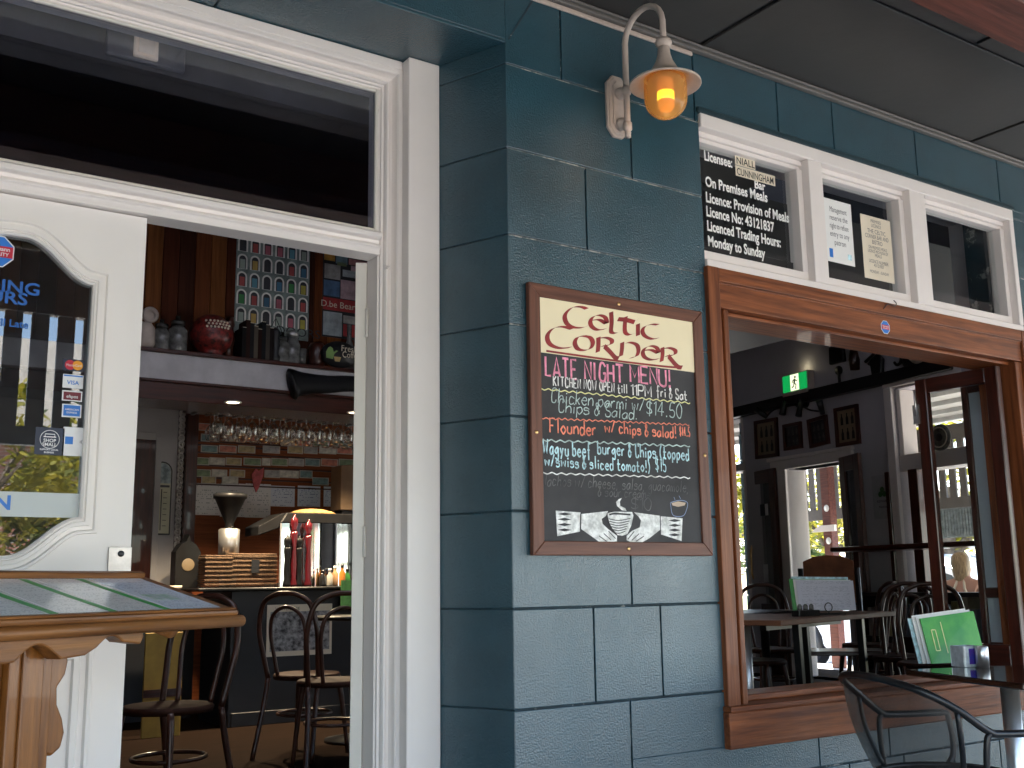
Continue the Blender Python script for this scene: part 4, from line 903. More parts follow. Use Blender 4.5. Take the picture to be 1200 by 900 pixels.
# white door casing
fr = wall_thing('white_door_casing', 'white casing around the bright doorway in the far wall', 'door frame')
b = B().box(DO[0]-.12, DO[0], -.03, .25, FL, DO[3]).box(DO[1], DO[1]+.10, -.03, .25, FL, DO[3]).box(DO[0]-.22, DO[1]+.18, -.035, .25, DO[3], DO[3]+.095).box(DO[0]-.25, DO[1]+.2, -.055, -.0, DO[3]+.0955, DO[3]+.13)
b.build('casing', 'white', fr, bevel=.006)
def glazed_door(name, label, hinge, ang, w_, h_=2.04, side=1, rail_z=.7):
    p = W0 + WX*hinge + WN*(-.05); t = thing(name, label, 'door', (p.x, p.y, FL+.01), WRZ+ang)
    x = lambda v: v*side
    for x_ in (0, w_-.11): B().box(x(x_), x(x_+.11), -.02, .02, 0, h_).build('stile', 'dk_z', t, bevel=.004)
    for z0, z1 in ((h_-.14, h_), (0, rail_z)): B().box(x(.11), x(w_-.11), -.019, .019, z0, z1).build('rail', 'dk_x', t, bevel=.004)
    B().box(x(.11), x(w_-.11), -.004, .004, rail_z, h_-.14).build('pane', 'smoky', t); return t
M['smoky'] = glass('smoky_glass', (.45, .47, .48), 1.9, .02)
t = glazed_door('glazed_inner_door', 'dark framed glazed door left of the bright doorway with stickers and brass handle', DO[0]-.125, rad(-10), .62, 2.075, -1)
b = B().tube([(-.50, -.03, .95), (-.50, -.05, 1.0), (-.50, -.05, 1.24), (-.50, -.03, 1.30)], .012, 8).box(-.53, -.48, -.035, -.02, 1.22, 1.27); b.build('handle', 'brass', t)
b = B().box(-.33, -.24, -.008, -.006, 1.60, 1.72); b.m = 1; b.box(-.23, -.17, -.008, -.006, 1.60, 1.72); b.box(-.36, -.24, -.008, -.006, .92, 1.10); b.build('sticker', [cb_, cw], t)
t = glazed_door('glazed_inner_door', 'dark framed glazed door right of the bright doorway swung inward', DO[1]+.05, rad(-20), .42, 2.075, 1)
# notice on the wall right of the door
a, c = wp(1024, 558), wp(1040, 608)
t = wall_thing('wall_notice', 'grey white notice with shamrock on the far wall right of the inner door', 'notice', (a[0]+c[0])/2+.02, c[1])
b = B().box(-.11, .13, -.006, -.001, 0, .40); b.build('sheet', mat('dim_paper', (.40, .39, .41), .6), t)
b = B()
for k in range(3): circle(b, .01+.028*math.cos(PI/2+k*2.1), .24+.028*math.sin(PI/2+k*2.1), .026, -.0066)
b.build('emblem', mat('shamrock', (.05, .14, .05), .6), t); 
font_text([('REWARD', .01, .15, .035, 1, 'CENTER'), ('Notice', .01, .10, .035, 1, 'CENTER')], 'lettering', 'black', t, 0, -.007)

# windows in the side wall, right and left
rw = wall_thing('side_window', 'white framed side window with transom seen through the folded window leaf', 'window')
s0, s1, z0, z1 = RWN
b = B().box(s0-.09, s0-.0, -.04, .24, z0, z1+.02).box(s1, s1+.1, -.04, .24, z0, z1).box(s0-.09, s1+.1, -.045, .24, z1+.0205, z1+.1).box(s0, s1, .0, .24, 2.05, 2.20).box(s0, s1, -.0, .24, z0, z0+.08)
for s in (s0+.055, 1.85, 2.6): b.box(s, s+.05, .04, .2, z0+.0805, 2.0495)
b.box(s0+.0005, s0+.05, .02, .2, 2.2005, z1).box(1.9, 1.95, .04, .2, 2.2005, z1)
b.build('frame', 'white', rw, bevel=.005)
b = B().box(s0+.115, s0+.22, -.03, .1, z0+.081, 2.06).box(s0-.14, s0-.0905, -.05, .02, FL, 2.06); b.build('door_stile', 'dk_z', rw, bevel=.004)
lw = wall_thing('tall_side_window', 'tall bright side window left of the pictures in the far wall', 'window')
s0, s1, z0, z1 = LWN
b = B().box(s0, s1, .0, .2, 2.28, 2.36).box(s0, s1, .0, .2, z0, z0+.08).box(s1-.05, s1-.0005, .0, .2, z0+.081, 2.279).box(s1-.05, s1-.0005, .0, .2, 2.361, z1); b.build('frame', 'white', lw, bevel=.004)
# --- outside the side wall: verandah, valance, posts, block pillar, trees
sv = wall_thing('side_verandah', 'pale verandah lining seen through the transom of the side window', 'ceiling', 0, 3.0, .3)
b = B().box(-4, 5, 0, 3.0, .0, .08)
for k in range(6): b.box(-4, 5, .5*k+.1, .5*k+.16, -.05, -.0005)
b.build('ceiling', mat('pale_lining', (.5, .49, .47), .6), sv)
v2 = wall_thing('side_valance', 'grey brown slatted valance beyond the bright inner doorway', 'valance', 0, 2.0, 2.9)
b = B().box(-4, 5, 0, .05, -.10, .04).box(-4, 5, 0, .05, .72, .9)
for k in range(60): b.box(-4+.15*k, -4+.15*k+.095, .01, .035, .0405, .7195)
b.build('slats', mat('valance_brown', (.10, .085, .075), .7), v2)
for s, lab in ((-2.70, 'red brown post with white bracket outside the bright inner doorway'), (-1.50, 'red brown post outside the side window')):
    t = wall_thing('verandah_post', lab, 'post', s, 0, 2.6 if s < -2 else 2.8, 'verandah posts')
    b = B().box(-.075, .075, -.06, .06, 0, 3.0); b.build('post', 'beam', t, bevel=.008)
    if s < -2:
        B().prism([(-.26, 1.72), (.18, 1.72), (.18, 1.80), (-.10, 1.80)], -.10, -.062).build('bracket', 'white', t)
        for z in (1.60, 2.02):
            B().lathe([(.045, 0), (.045, .004)], (0.02, -.061, z), 16, RX90).build('sign_disc', 'whitep', t)
b = B()
t = wall_thing('block_pillar', 'pale teal rendered block pillar just outside the bright inner doorway', 'pillar', -1.475, 0, .6)
for k in range(9): b.box(-.5, .245, 0, .3, .31*k+.02, .31*k+.322)
b.m = 1; b.box(-.49, .238, .01, .29, 0, 3.0)
b.build('pillar', [mat('pale_teal', (.16, .25, .28), .7, var=.15, bump=.4, bs=50), 'joint_dark'], t, bevel=.004)
t = wall_thing('planter_panel', 'weathered grey corrugated panel outside the side window', 'panel', -.50, 1.56, 2.4)
b = B()
for k in range(20): b.box(-.35+.04*k, -.35+.04*k+.03, 0, .03, 0, .30)
b.box(-.35, .45, .0305, .04, -.01, .32); b.build('panel', mat('grey_zinc', (.22, .25, .25), .6, var=.35, vs=18), t)
def wpd(px, py, d):
    o = W0+WN*d; r = ray(px, py); t = (o-CAM).dot(WN)/r.dot(WN); p = CAM+r*t; return (p-W0).dot(WX), p.z
def wtree(s, d, *a, **k):
    p = W0+WX*s+WN*d; return tree(*a[:2], (p.x, p.y, 0), *a[2:], **k)
wtree(-7.4, 7.0, 'garden_tree', 'bright green garden tree beyond the slatted side valance', 4.2, 1.9, 2600, 'leafy', .13, leaf=.12)
wtree(-4.3, 6.6, 'garden_tree', 'leaning grey trunked tree seen through the folded window leaf', 3.9, 1.8, 2600, 'leafy', .19, leaf=.12)
wtree(-10.5, 8.0, 'garden_tree', 'dark green garden tree beyond the tall side window at the left', 3.4, 1.7, 2000, 'leafg', .12, leaf=.12)
# white car parked in the side street, glimpsed through the doorway and under the table
t = wall_thing('parked_car', 'white parked car in the sunny side street beyond the bright inner doorway', 'car', -4.0, -.24, 4.4)
M['carw'] = mat('white_car_paint', (.78, .78, .78), .2, var=.02, coat=.5)
side = [(-2.15, .35), (-2.2, .75), (-2.0, .98), (-1.55, 1.10), (-1.0, 1.62), (-.3, 1.70), (.9, 1.68), (1.75, 1.45), (2.1, 1.05), (2.2, .7), (2.12, .35)]
def warch(x0): return [(x0+.38*math.cos(a), .34+.38*math.sin(a)) for a in np.linspace(0, PI, 9)]
body = side + [(1.75, .30)] + warch(1.35)[0:] + [(.9, .30), (-.9, .30)] + warch(-1.35) + [(-1.75, .3)]
B().prism(body, 0, 1.7).build('body', 'carw', t, bevel=.04, seg=2)
for x in (-1.35, 1.35):
    wv = B().lathe([(.22, -.02), (.33, -.01), (.34, .04), (.34, .16), (.33, .2), (.2, .2)], (x, .02, .34), 26, Matrix.Rotation(rad(-90), 3, 'X')).build('wheel', 'black', t)
    b = B().tube([(x+.205*math.cos(a), .0, .34+.205*math.sin(a)) for a in np.linspace(0, 2*PI, 22)[:-1]], .025, 6, True)
    for k in range(7): a = k*2*PI/7; b.tube([(x, -.005, .34), (x+.2*math.cos(a), .0, .34+.2*math.sin(a))], [.03, .022], 6)
    b.build('rim', 'satin', wv)
for P_ in ([(-1.35, 1.12), (-.95, 1.55), (-.1, 1.60), (-.1, 1.12)], [(0, 1.12), (0, 1.60), (.85, 1.57), (.85, 1.12)], [(.95, 1.12), (.95, 1.56), (1.6, 1.38), (1.85, 1.12)]): B().prism(P_, -.006, -.001).build('window', 'black', t)

# ================================================================== BAR SEEN THROUGH THE DOOR
YC = 4.62
bc = thing('bar_counter', 'charcoal painted bar counter with thin dark top facing the door', 'counter', (3.4, YC, FL))
B().box(1.2, 2.69, YC+.75, YB_-.05, FL, 1.02).build('cupboard', 'darkp', bc, world=True)
b = B().box(2.70, 6.0, YC, YC+.62, FL, 1.09); b.box(2.72, 6.0, YC-.012, YC-.0005, FL, .26); b.build('front', 'darkp', bc, world=True, bevel=.004)
a = onY(228, 688, YC)
B().box(2.44, 6.0, YC-.06, YC+.66, 1.0905, 1.114).build('top', 'black_plastic', bc, world=True, bevel=.006)
p, q = onY(313, 709, YC), onY(388, 766, YC)
po_ = thing('framed_print', 'black and white old print in pale border pinned to the bar front', 'poster', (p.x, YC-.002, q.z))
b = B().box(p.x, q.x, YC-.006, YC-.001, q.z, p.z); b.build('border', 'cream_paper', po_, world=True)
mi_ = mat('etching', (.42, .42, .43), .6, c2=(.03, .03, .035), vs=26)
B().box(p.x+.025, q.x-.02, YC-.008, YC-.0065, q.z+.035, p.z-.05).build('picture', mi_, po_, world=True)
font_text([('WHITEHORSE', 0, 0, .030)], 'lettering', 'black', po_, 0, -.0075).data.transform(Matrix.Translation((.06, 0, p.z-q.z-.04)))
p, q = onY(397, 680, YC-.03), onY(422, 714, YC-.03)
t = thing('card_stand', 'green menu card standing at the end of the counter', 'card', (p.x, YC-.07, q.z)); b = B().box(0, .17, -.004, .004, 0, p.z-q.z); b.build('card', mat('green_card', (.07, .22, .07), .4, var=.3, vs=20), t)
# grey partition wall with thermometer, lace strip, bar back wall
pw = thing('grey_partition', 'grey partition wall left of the bar carrying the tall thermometer', 'wall', (2.2, YB_, 0))
xl = onY(214, 560, YB_).x
B().box(.6, xl, YB_, YB_+.1, FL, 2.62).build('panel', 'greyp', pw, world=True)
a, c = onY(162, 515, YB_), onY(176, 700, YB_); B().box(c.x-.5, c.x-.02, YB_-.03, YB_-.0005, FL, a.z).build('door_panel', 'dk_z', pw, world=True)
b = B().box(c.x-.02, c.x+.03, YB_-.04, YB_-.0005, FL, a.z+.03).box(c.x-.5, c.x-.0205, YB_-.04, YB_-.0005, a.z+.0005, a.z+.06); b.build('architrave', 'greyp', pw, world=True, bevel=.004)
ls = thing('lace_strip', 'white lace patterned strip hanging at the edge of the grey partition', 'trim', (xl, YB_-.01, 1.2))
b = B(); xs0 = onY(207, 560, YB_).x; zt, zb_ = onY(213, 474, YB_).z, onY(205, 665, YB_).z; wl = xl-xs0; n = 26
for k in range(n):
    z = zb_+(zt-zb_)*(k+.5)/n
    b.tube([(xs0+wl/2+wl*.42*math.cos(a), YB_-.008, z+(zt-zb_)/n*.48*math.sin(a)) for a in np.linspace(0, 2*PI, 11)[:-1]], .009, 5, True); b.lathe([(0, .004), (.016, 0)], (xs0+wl/2, YB_-.008, z), 8, RX90)
b.build('lace', mat('lace', (.62, .58, .54), .7), ls, world=True)
B().box(xs0-.005, xl, YB_-.005, YB_-.0005, zb_, zt).build('backing', mat('lace_shade', (.22, .2, .19), .8), ls, world=True)
# thermometer
p0, p1 = onY(190, 541, YB_), onY(190, 627, YB_); wd = (onY(203, 590, YB_).x-onY(179, 590, YB_).x)
t = thing('wall_thermometer', 'tall round topped enamel wall thermometer on the grey partition', 'thermometer', (p0.x, YB_-.02, p1.z)); h = p0.z-p1.z
def slab(w_, h_, y0, y1, inset=0.): return B().prism([(-w_/2+inset, inset), (w_/2-inset, inset), (w_/2-inset, h_-w_/2)] + [((w_/2-inset)*math.cos(a), h_-w_/2+(w_/2-inset)*math.sin(a)) for a in np.linspace(.2, PI-.2, 9)] + [(-w_/2+inset, h_-w_/2)], y0, y1)
slab(wd, h, -.0, .019).build('rim', 'black', t); slab(wd, h, -.003, -.0005, .012).build('face', mat('enamel_cream', (.60, .58, .42), .4, var=.1), t)
pic = B().prism([(-wd/2+.014, h*.70), (wd/2-.014, h*.70), (wd/2-.014, h-wd/2)] + [((wd/2-.014)*math.cos(a), h-wd/2+(wd/2-.014)*math.sin(a)) for a in np.linspace(.2, PI-.2, 9)] + [(-wd/2+.014, h-wd/2)], -.0045, -.0032); pic.build('picture', mat('enamel_scene', (.50, .60, .62), .4, c2=(.12, .16, .18), vs=14), t)
b = B().box(-.004, .004, -.0045, -.0032, h*.06, h*.62)
for k in range(14): b.box(.015 if k % 2 else -.045, .045 if k % 2 else -.015, -.0042, -.0032, h*(.08+.038*k), h*(.08+.038*k)+.005)
b.box(-wd/2+.02, wd/2-.02, -.0045, -.0032, h*.645, h*.675); b.build('scale', 'black', t)
# pale flower pot on the counter's left end
p = onY(204, 676, YC+.3); t = thing('flower_pot', 'small cream flower pot at the left end of the bar', 'pot', (p.x, YC+.3, 1.03)); B().lathe([(.035, 0), (.05, .08), (.058, .082), (.058, .105), (.05, .105), (.045, .09)], (0, 0, 0), 16).build('pot', 'cream_paper', t)
B().box(2.1, 2.6, YC+.15, YC+.5, .95, 1.03).build('ledge', 'dk_x', bc, world=True)
# back wall of the bar
bw = thing('bar_back_wall', 'orange brown shelved back wall of the bar covered in banknotes', 'wall', (3.5, YB_, 0))
M['orange'] = wood('orange_boards', (.30, .085, .028), (.19, .05, .016), 'x', .6, spec=.2)
zt = onY(230, 490, YB_).z
b = B().box(xl+.03, 6.2, YB_, YB_+.1, FL, 2.75); b.build('boards', 'orange', bw, world=True)
b = B().box(xl+.002, xl+.10, YB_-.06, YB_+.1, FL, 2.75); b.build('post', 'dk_z', bw, world=True, bevel=.004)
rows = [(501, [(232, 248), (252, 262)]), (513.5, [(235.5, 246), (246.5, 257), (261, 281), (285, 303), (315, 327)]), (518, [(329.5, 345.5), (348, 364), (367, 385), (390, 410)]),
 (526.5, [(235.5, 255), (256.5, 277), (279, 299), (308, 328), (337, 355), (356, 372), (374, 394), (394.5, 413)]), (541, [(226, 245), (245.5, 263.5), (264.5, 283), (285.5, 306), (307, 317), (318, 337), (338, 356), (357, 375), (376, 396), (397, 415)]),
 (555, [(227, 247), (248, 266), (269, 287), (310, 328), (327, 350), (351, 366), (392, 400)]), (563, [(236, 253), (260, 279), (366, 385)])]
rn_ = ['top', 'second', 'third', 'fourth', 'fifth', 'sixth', 'lowest']
nc = {'reddish': (.75, .27, .19), 'buff': (.62, .48, .26), 'greenish': (.30, .38, .22), 'grey': (.50, .47, .45), 'pale': (.78, .72, .62), 'blue green': (.26, .38, .37)}
nm_ = {k: mat('banknote_'+k.replace(' ', '_'), v, .6, c2=tuple(x*.55 for x in v), vs=22) for k, v in nc.items()}
M['note_edge'] = mat('banknote_border', (.55, .50, .43), .6)
keys = list(nc); rnd = random.Random(4)
b = B()
for y, _ in rows[1:]: z = onY(300, y+6.5, YB_).z; b.box(xl+.11, 6.0, YB_-.018, YB_-.0005, z-.012, z)
b.build('shelf_strip', 'dk_x', bw, world=True)
for ri, (y, ns) in enumerate(rows):
    for k, (xa, xb) in enumerate(ns):
        c = keys[(k*2+ri*5+rnd.randint(0, 2)) % 6]; yy = y + (xa-300)*.012
        A_, C_ = onY(xa, yy-4.6, YB_-.02), onY(xb, yy+4.6+(xb-xa)*.03, YB_-.02); w_, h_ = C_.x-A_.x, A_.z-C_.z
        t = thing('banknote', f"{c} banknote, {ORD[k]} from the left in the {rn_[ri]} row on the orange bar wall", 'banknote', (A_.x, YB_-.022, C_.z), 0, 'banknotes on the bar wall')
        B().box(0, w_, 0, .003, 0, h_).build('border', 'note_edge', t); B().box(.008, w_-.008, -.002, -.0003, .006, h_-.006).build('print', nm_[c], t)
# pink pennant and certificates
p = onY(302, 570, YB_-.02)
A_ = [onY(*q, YB_-.025) for q in ((295, 556), (300, 549), (303, 552), (309, 548), (308, 558), (303, 572), (300, 577), (296, 566))]
t = thing('pink_pennant', 'crumpled pink cloth pennant hanging among the banknotes', 'pennant', (p.x, YB_-.025, p.z)); B().prism([(q.x-p.x, q.z-p.z) for q in A_], -.006, .006).build('cloth', mat('pink_cloth', (.60, .13, .13), .7, var=.3, vs=14), t)
M['cert'] = print_mat('certificate_print', (.80, .77, .74), (.3, .3, .3), 15, 30, .4, .28)
M['certb'] = print_mat('certificate_blue_print', (.72, .75, .82), (.1, .15, .35), 13, 26, .3, .3)
for k, (xa, ya, xb, yb2) in enumerate(((227.5, 566, 257.5, 604), (259, 566, 287.5, 606), (288, 566.5, 316.5, 607), (317.5, 569, 345, 594), (349, 569, 375, 594), (379.5, 570, 400, 594))):
    A_, C_ = onY(xa, ya, YB_-.01), onY(xb, yb2, YB_-.01); t = thing('certificate', f"white printed certificate, {ORD[k]} from the left in the row under the banknotes", 'certificate', (A_.x, YB_-.012, C_.z), 0, 'certificates behind the bar')
    B().box(0, C_.x-A_.x, 0, .004, 0, A_.z-C_.z).build('sheet', 'cert' if k < 3 else 'certb', t)
p, q = onY(386, 508, YB_-.4), onY(0, 0, 1)
# upper bulkhead with timber lining, shelf, posters
bk = thing('bar_bulkhead', 'grey bulkhead over the bar with timber lined display shelf and trim', 'bulkhead', (3, YC, 2.5))
zb0 = onY(300, 468, YC).z; zt0 = onY(300, 455, YC).z; zs0 = onY(300, 420.5, YC).z
B().box(.6, 6, YC, YC+.06, zt0, zs0-.03).build('panel', mat('bulkhead_grey', (.50, .485, .50), .6), bk, world=True)
b = B().box(.6, 6, YC-.03, YC+.07, zt0-.0005, zt0-.02).box(.6, 6, YC-.012, YC+.4, zb0-.06, zt0-.0205); b.build('trim', 'dk_x', bk, world=True, bevel=.003)
b = B().box(.6, 6, YC-.02, YC+.36, zs0-.0295, zs0-.002); b.build('shelf', 'dk_x', bk, world=True, bevel=.003)
YL = YC+.36; b = B(); rnd = random.Random(5)
lin = [wood(f'lining_{i}', c, tuple(q*.6 for q in c), 'z', .6, spec=.08) for i, c in enumerate(((.17, .05, .017), (.09, .024, .010), (.23, .080, .024), (.06, .019, .010)))]
x = 1.0; k = 0
while x < 5.2:
    b.m = (0, 2, 1, 3, 0, 2, 1, 1)[k % 8]; b.box(x, x+.118, YL, YL+.02, zs0, 3.88); x += .122; k += 1
b.build('lining', lin, bk, world=True, bevel=.003)
B().box(.6, 6, YL-.01, YL+.03, 3.885, 4.3).build('upper_panel', 'ceilin', bk, world=True)
# poster of coloured doors
A_, C_ = onY(278, 270, YL-.003), onY(361, 400, YL-.003); x0, x1, z1_, z0_ = A_.x, C_.x, A_.z, C_.z
pd = thing('door_poster', 'large poster of small coloured arched doors on the timber lining', 'poster', (x0, YL-.004, z0_)); W_, H_ = x1-x0, z1_-z0_
B().box(0, W_, 0, .003, 0, H_).build('sheet', mat('poster_grey', (.20, .25, .23), .6, var=.4, vs=9), pd)
dcol = [(.42, .07, .06), (.10, .28, .36), (.50, .33, .08), (.03, .03, .035), (.04, .24, .06), (.50, .48, .40), (.46, .12, .16), (.05, .16, .26), (.30, .36, .30), (.45, .40, .06)]
dm = [mat(f'poster_door_{i}', c, .5, var=.2) for i, c in enumerate(dcol)]; pw_ = mat('poster_white', (.78, .78, .72), .6, var=.2, vs=8)
grid = [3, 0, 6, 6, 1, 8, 8, 2, 3, 3, 0, 7, 0, 1, 3, 7, 4, 9, 4, 0, 7, 6, 3, 0, 8, 2, 3, 8, 6, 9, 1, 6, 4, 2, 0, 1]
b = B(); nx_, ny_ = 6, 6; cw_, ch_ = W_/nx_, (H_-.06)/5.35
def arch(b, cx_, z0, w_, h_, y, n=8): P_ = [(cx_-w_/2, z0), (cx_+w_/2, z0), (cx_+w_/2, z0+h_-w_/2)] + [(cx_+w_/2*math.cos(a), z0+h_-w_/2+w_/2*math.sin(a)) for a in np.linspace(.25, PI-.25, n)] + [(cx_-w_/2, z0+h_-w_/2)]; b.add([(px_, y, pz_) for px_, pz_ in P_], [tuple(range(len(P_)))])
for r in range(6):
    for c in range(6):
        cx_, z0 = cw_*(c+.5), H_-ch_*(r+1)-.02
        if z0 < .02: continue
        hh_ = min(ch_*.86, H_-z0-.005)
        b.m = 10; arch(b, cx_, z0, cw_*.80, hh_, -.0006); b.m = 3; arch(b, cx_, z0+ch_*.02, cw_*.54, hh_*.86, -.0010); b.m = grid[r*6+c]; b.add([(cx_-cw_*.20, -.0014, z0+ch_*.03), (cx_+cw_*.20, -.0014, z0+ch_*.03), (cx_+cw_*.20, -.0014, z0+ch_*.55), (cx_-cw_*.20, -.0014, z0+ch_*.55)], [(0, 1, 2, 3)])
b.build('print', dm+[pw_], pd)
font_text([('DOORS', W_*.55, .03, .10, 1.1)], 'lettering', 'black', pd, 0, -.001)
# second poster, a collage of signs
A_, C_ = onY(379, 292, YL-.003), onY(426, 400, YL-.003); x0, z1_, z0_ = A_.x, A_.z, C_.z
ps = thing('sign_poster', 'dark collage poster of road signs and snapshots beside the open door edge', 'poster', (x0, YL-.004, z0_)); W_, H_ = onY(426, 300, YL).x-x0+.05, z1_-z0_
B().box(0, W_, 0, .003, 0, H_).build('sheet', 'black', ps)
scol = [(.65, .32, .04), (.20, .32, .36), (.55, .25, .24), (.45, .43, .40), (.10, .20, .36), (.60, .42, .45), (.46, .03, .03), (.42, .48, .50), (.05, .10, .12), (.22, .28, .12)]
sm_ = [mat(f'poster_snap_{i}', c, .5, c2=tuple(q*.55 for q in c), vs=12) for i, c in enumerate(scol)]
b = B()
for mi, u0, v0, u1, v1 in ((0, .02, .02, .25, .12), (1, .27, .03, .52, .14), (2, .55, .06, .98, .13), (3, .03, .16, .37, .33), (5, .60, .14, .9, .2), (4, .02, .35, .36, .53), (5, .38, .32, .73, .54), (8, .76, .34, .99, .54), (7, .42, .20, .8, .28), (6, .01, .55, .73, .69), (3, .76, .58, .99, .70), (7, .02, .71, .42, .98), (3, .45, .73, .72, .82), (6, .45, .83, .72, .97), (1, .74, .8, .99, .98), (9, .3, .12, .5, .16)):
    b.m = mi; b.box(W_*u0, W_*u1, -.002, -.0005, H_*(1-v1), H_*(1-v0))
b.build('snapshot', sm_, ps); font_text([('D.be Bearl.', W_*.37, H_*.345, .075, 1, 'CENTER')], 'lettering', 'cream_paper', ps, 0, -.003)
# things on the shelf
SH = zs0; YS = YC+.12
def shelf_thing(name, label, cat, px_, prof, material, n=18, y=YS, extra=None, part='body'):
    p = onY(px_, 420, y); t = thing(name, label, cat, (p.x, y, SH)); B().lathe(prof, (0, 0, 0), n).build(part, material, t)
    return t
M['smokeglass'] = mat('dark_bottle_glass', (.035, .035, .03), .12, var=.4, vs=20)
M['greyglass'] = mat('grey_jar_glass', (.12, .12, .115), .15, var=.4, vs=20)
t = thing('white_jug', 'white pipe mouthed jug at the left end of the display shelf', 'jug', (onY(174, 400, YS).x, YS, SH)); B().lathe([(.05, 0), (.075, .05), (.07, .16), (.045, .2), (.0, .2)], (-.03, 0, 0), 18).build('body', 'lantern', t); b = B().lathe([(.055, 0), (.06, .02), (.035, .03), (.03, -.02), (.05, -.02)], (0, 0, .26), 18, RX90); b.build('spout', 'lantern', t)
for px_, lab, s in ((188, 'squat grey glass jar beside the white jug', .85), (207, 'dark glass jar with lid left of the red plate', 1.0), (330, 'dark ribbed storage jar right of the books', .9)):
    t = shelf_thing('glass_jar', lab, 'jar', px_, [(.06*s, 0), (.07*s, .02), (.07*s, .17*s), (.05*s, .20*s)], 'greyglass'); B().lathe([(.052*s, .2*s), (.055*s, .24*s), (.02*s, .25*s), (.02*s, .28*s), (0, .28*s)], (0, 0, 0), 14).build('lid', 'smokeglass', t)
p = onY(248, 388, YS); t = thing('patterned_vase', 'round red patterned vase pierced with pale dots on the display shelf', 'vase', (p.x, YS, SH)); rr = .155
M['redp'] = mat('red_pattern', (.30, .03, .025), .35, c2=(.02, .012, .01), vs=28)
B().lathe([(.05, 0), (.09, .02)] + [(rr*math.cos(a), .165+rr*math.sin(a)) for a in np.linspace(-1.05, 1.35, 12)], (0, 0, 0), 24).build('body', 'redp', t)
b = B()
for i in range(-3, 4):
    for j in range(3):
        x, z = i*.026+(j % 2)*.013, .20+j*.024; b.lathe([(.0095, 0), (.0095, .004)], (x, -math.sqrt(max(0, rr*rr-x*x-(z-.165)**2))-.001, z), 6, RX90)
b.build('dots', 'cream_paper', t)
p = onY(268, 400, YS); t = thing('small_figurine', 'small buff figurine between the red vase and the books', 'figurine', (p.x, YS, SH)); B().lathe([(.04, 0), (.03, .08), (.045, .14), (.03, .22), (.042, .26), (.03, .32), (0, .33)], (0, 0, 0), 12).build('body', 'bent', t)
bcol = [(.02, .02, .02), (.05, .02, .015), (.03, .03, .035), (.20, .17, .13), (.04, .015, .01), (.02, .025, .03), (.13, .11, .09), (.03, .02, .02)]
bmats = [mat(f'book_cover_{i}', tuple(q*.5 for q in c), .8, spec=.15) for i, c in enumerate(bcol)]
for k in range(8):
    p = onY(279+4.6*k, 400, YS); t = thing('book', f"dark old book, {ORD[k]} from the left in the row under the door poster", 'book', (p.x, YS, SH), 0, 'old books on the display shelf')
    h = .24+.02*((k*3) % 4); b = B().box(0, .036, -.08, .08, 0, h); b.build('cover', bmats[k], t, bevel=.003); B().box(.004, .032, -.0795, .0805, .004, h+.0008).build('pages', 'cream_paper', t)
t = shelf_thing('storm_lantern', 'small dark storm lantern standing right of the books', 'lantern', 322, [(.05, 0), (.06, .05), (.045, .07), (.055, .14), (.03, .22), (.045, .24), (.02, .28), (0, .29)], 'blackm'); B().tube([(-.055, 0, .08), (-.07, 0, .22), (0, 0, .36), (.07, 0, .22), (.055, 0, .08)], .005, 5).build('handle', 'blackm', t)
t = shelf_thing('glass_jar', 'tall pale glass jar with stopper in front of the poster corner', 'jar', 342, [(.06, 0), (.065, .02), (.065, .16), (.045, .2), (.05, .22)], 'greyglass'); B().lathe([(.045, .22), (.05, .26), (.02, .28), (0, .28)], (0, 0, 0), 14).build('lid', 'satin', t)
t = shelf_thing('tumbler', 'short glass tumbler right of the tall stoppered jar', 'glass', 353, [(.035, 0), (.042, .14)], 'greyglass')
t = shelf_thing('brown_crock', 'red brown crock left of the coffee plaque', 'crock', 371, [(.055, 0), (.07, .05), (.07, .16), (.05, .2)], 'dk_z')
t = shelf_thing('bottle', 'tall pale necked bottle standing behind the coffee plaque', 'bottle', 409, [(.05, 0), (.055, .02), (.055, .18), (.02, .28), (.018, .4), (.022, .41)], 'greyglass', y=YS+.1)
p = onY(397, 412, YC+.02); t = thing('coffee_plaque', 'oval black Fresh Coffee plaque with green pot leaning on the shelf', 'plaque', (p.x, YC+.02, SH))
a_, c_ = onY(374, 412, YC+.02), onY(416, 429, YC+.02); rx, rz_ = (c_.x-a_.x)/2, .105
b = B().lathe([(1, 0), (1, .02), (0, .021)], (0, 0, 0), 28); b.v = [(x*rx, -z, y*rz_+rz_) for x, y, z in b.v]; b.build('board', 'black', t)
b = B(); b.add([(x_*rx-.02, -.0225, z_*rz_+rz_) for x_, z_ in ((-.62, -.35), (-.25, -.40), (-.18, .0), (.02, .25), (-.08, .28), (-.22, .12), (-.28, .42), (-.40, .52), (-.52, .42), (-.64, .1))], [tuple(range(10))])
b.m = 1; b.add([(x_*rx-.02, -.0225, z_*rz_+rz_) for x_, z_ in ((-.14, -.55), (.12, -.55), (.2, -.2), (-.2, -.2))], [(0, 1, 2, 3)]); b.build('picture', [mat('pot_green', (.20, .34, .10), .5), mat('cup_tan', (.5, .36, .14), .5)], t)
font_text([('Fresh', rx*.05, rz_*1.28, .07, .9), ('Coffee', rx*.12, rz_*.82, .07, .8)], 'lettering', 'cream_paper', t, 0, -.0235)
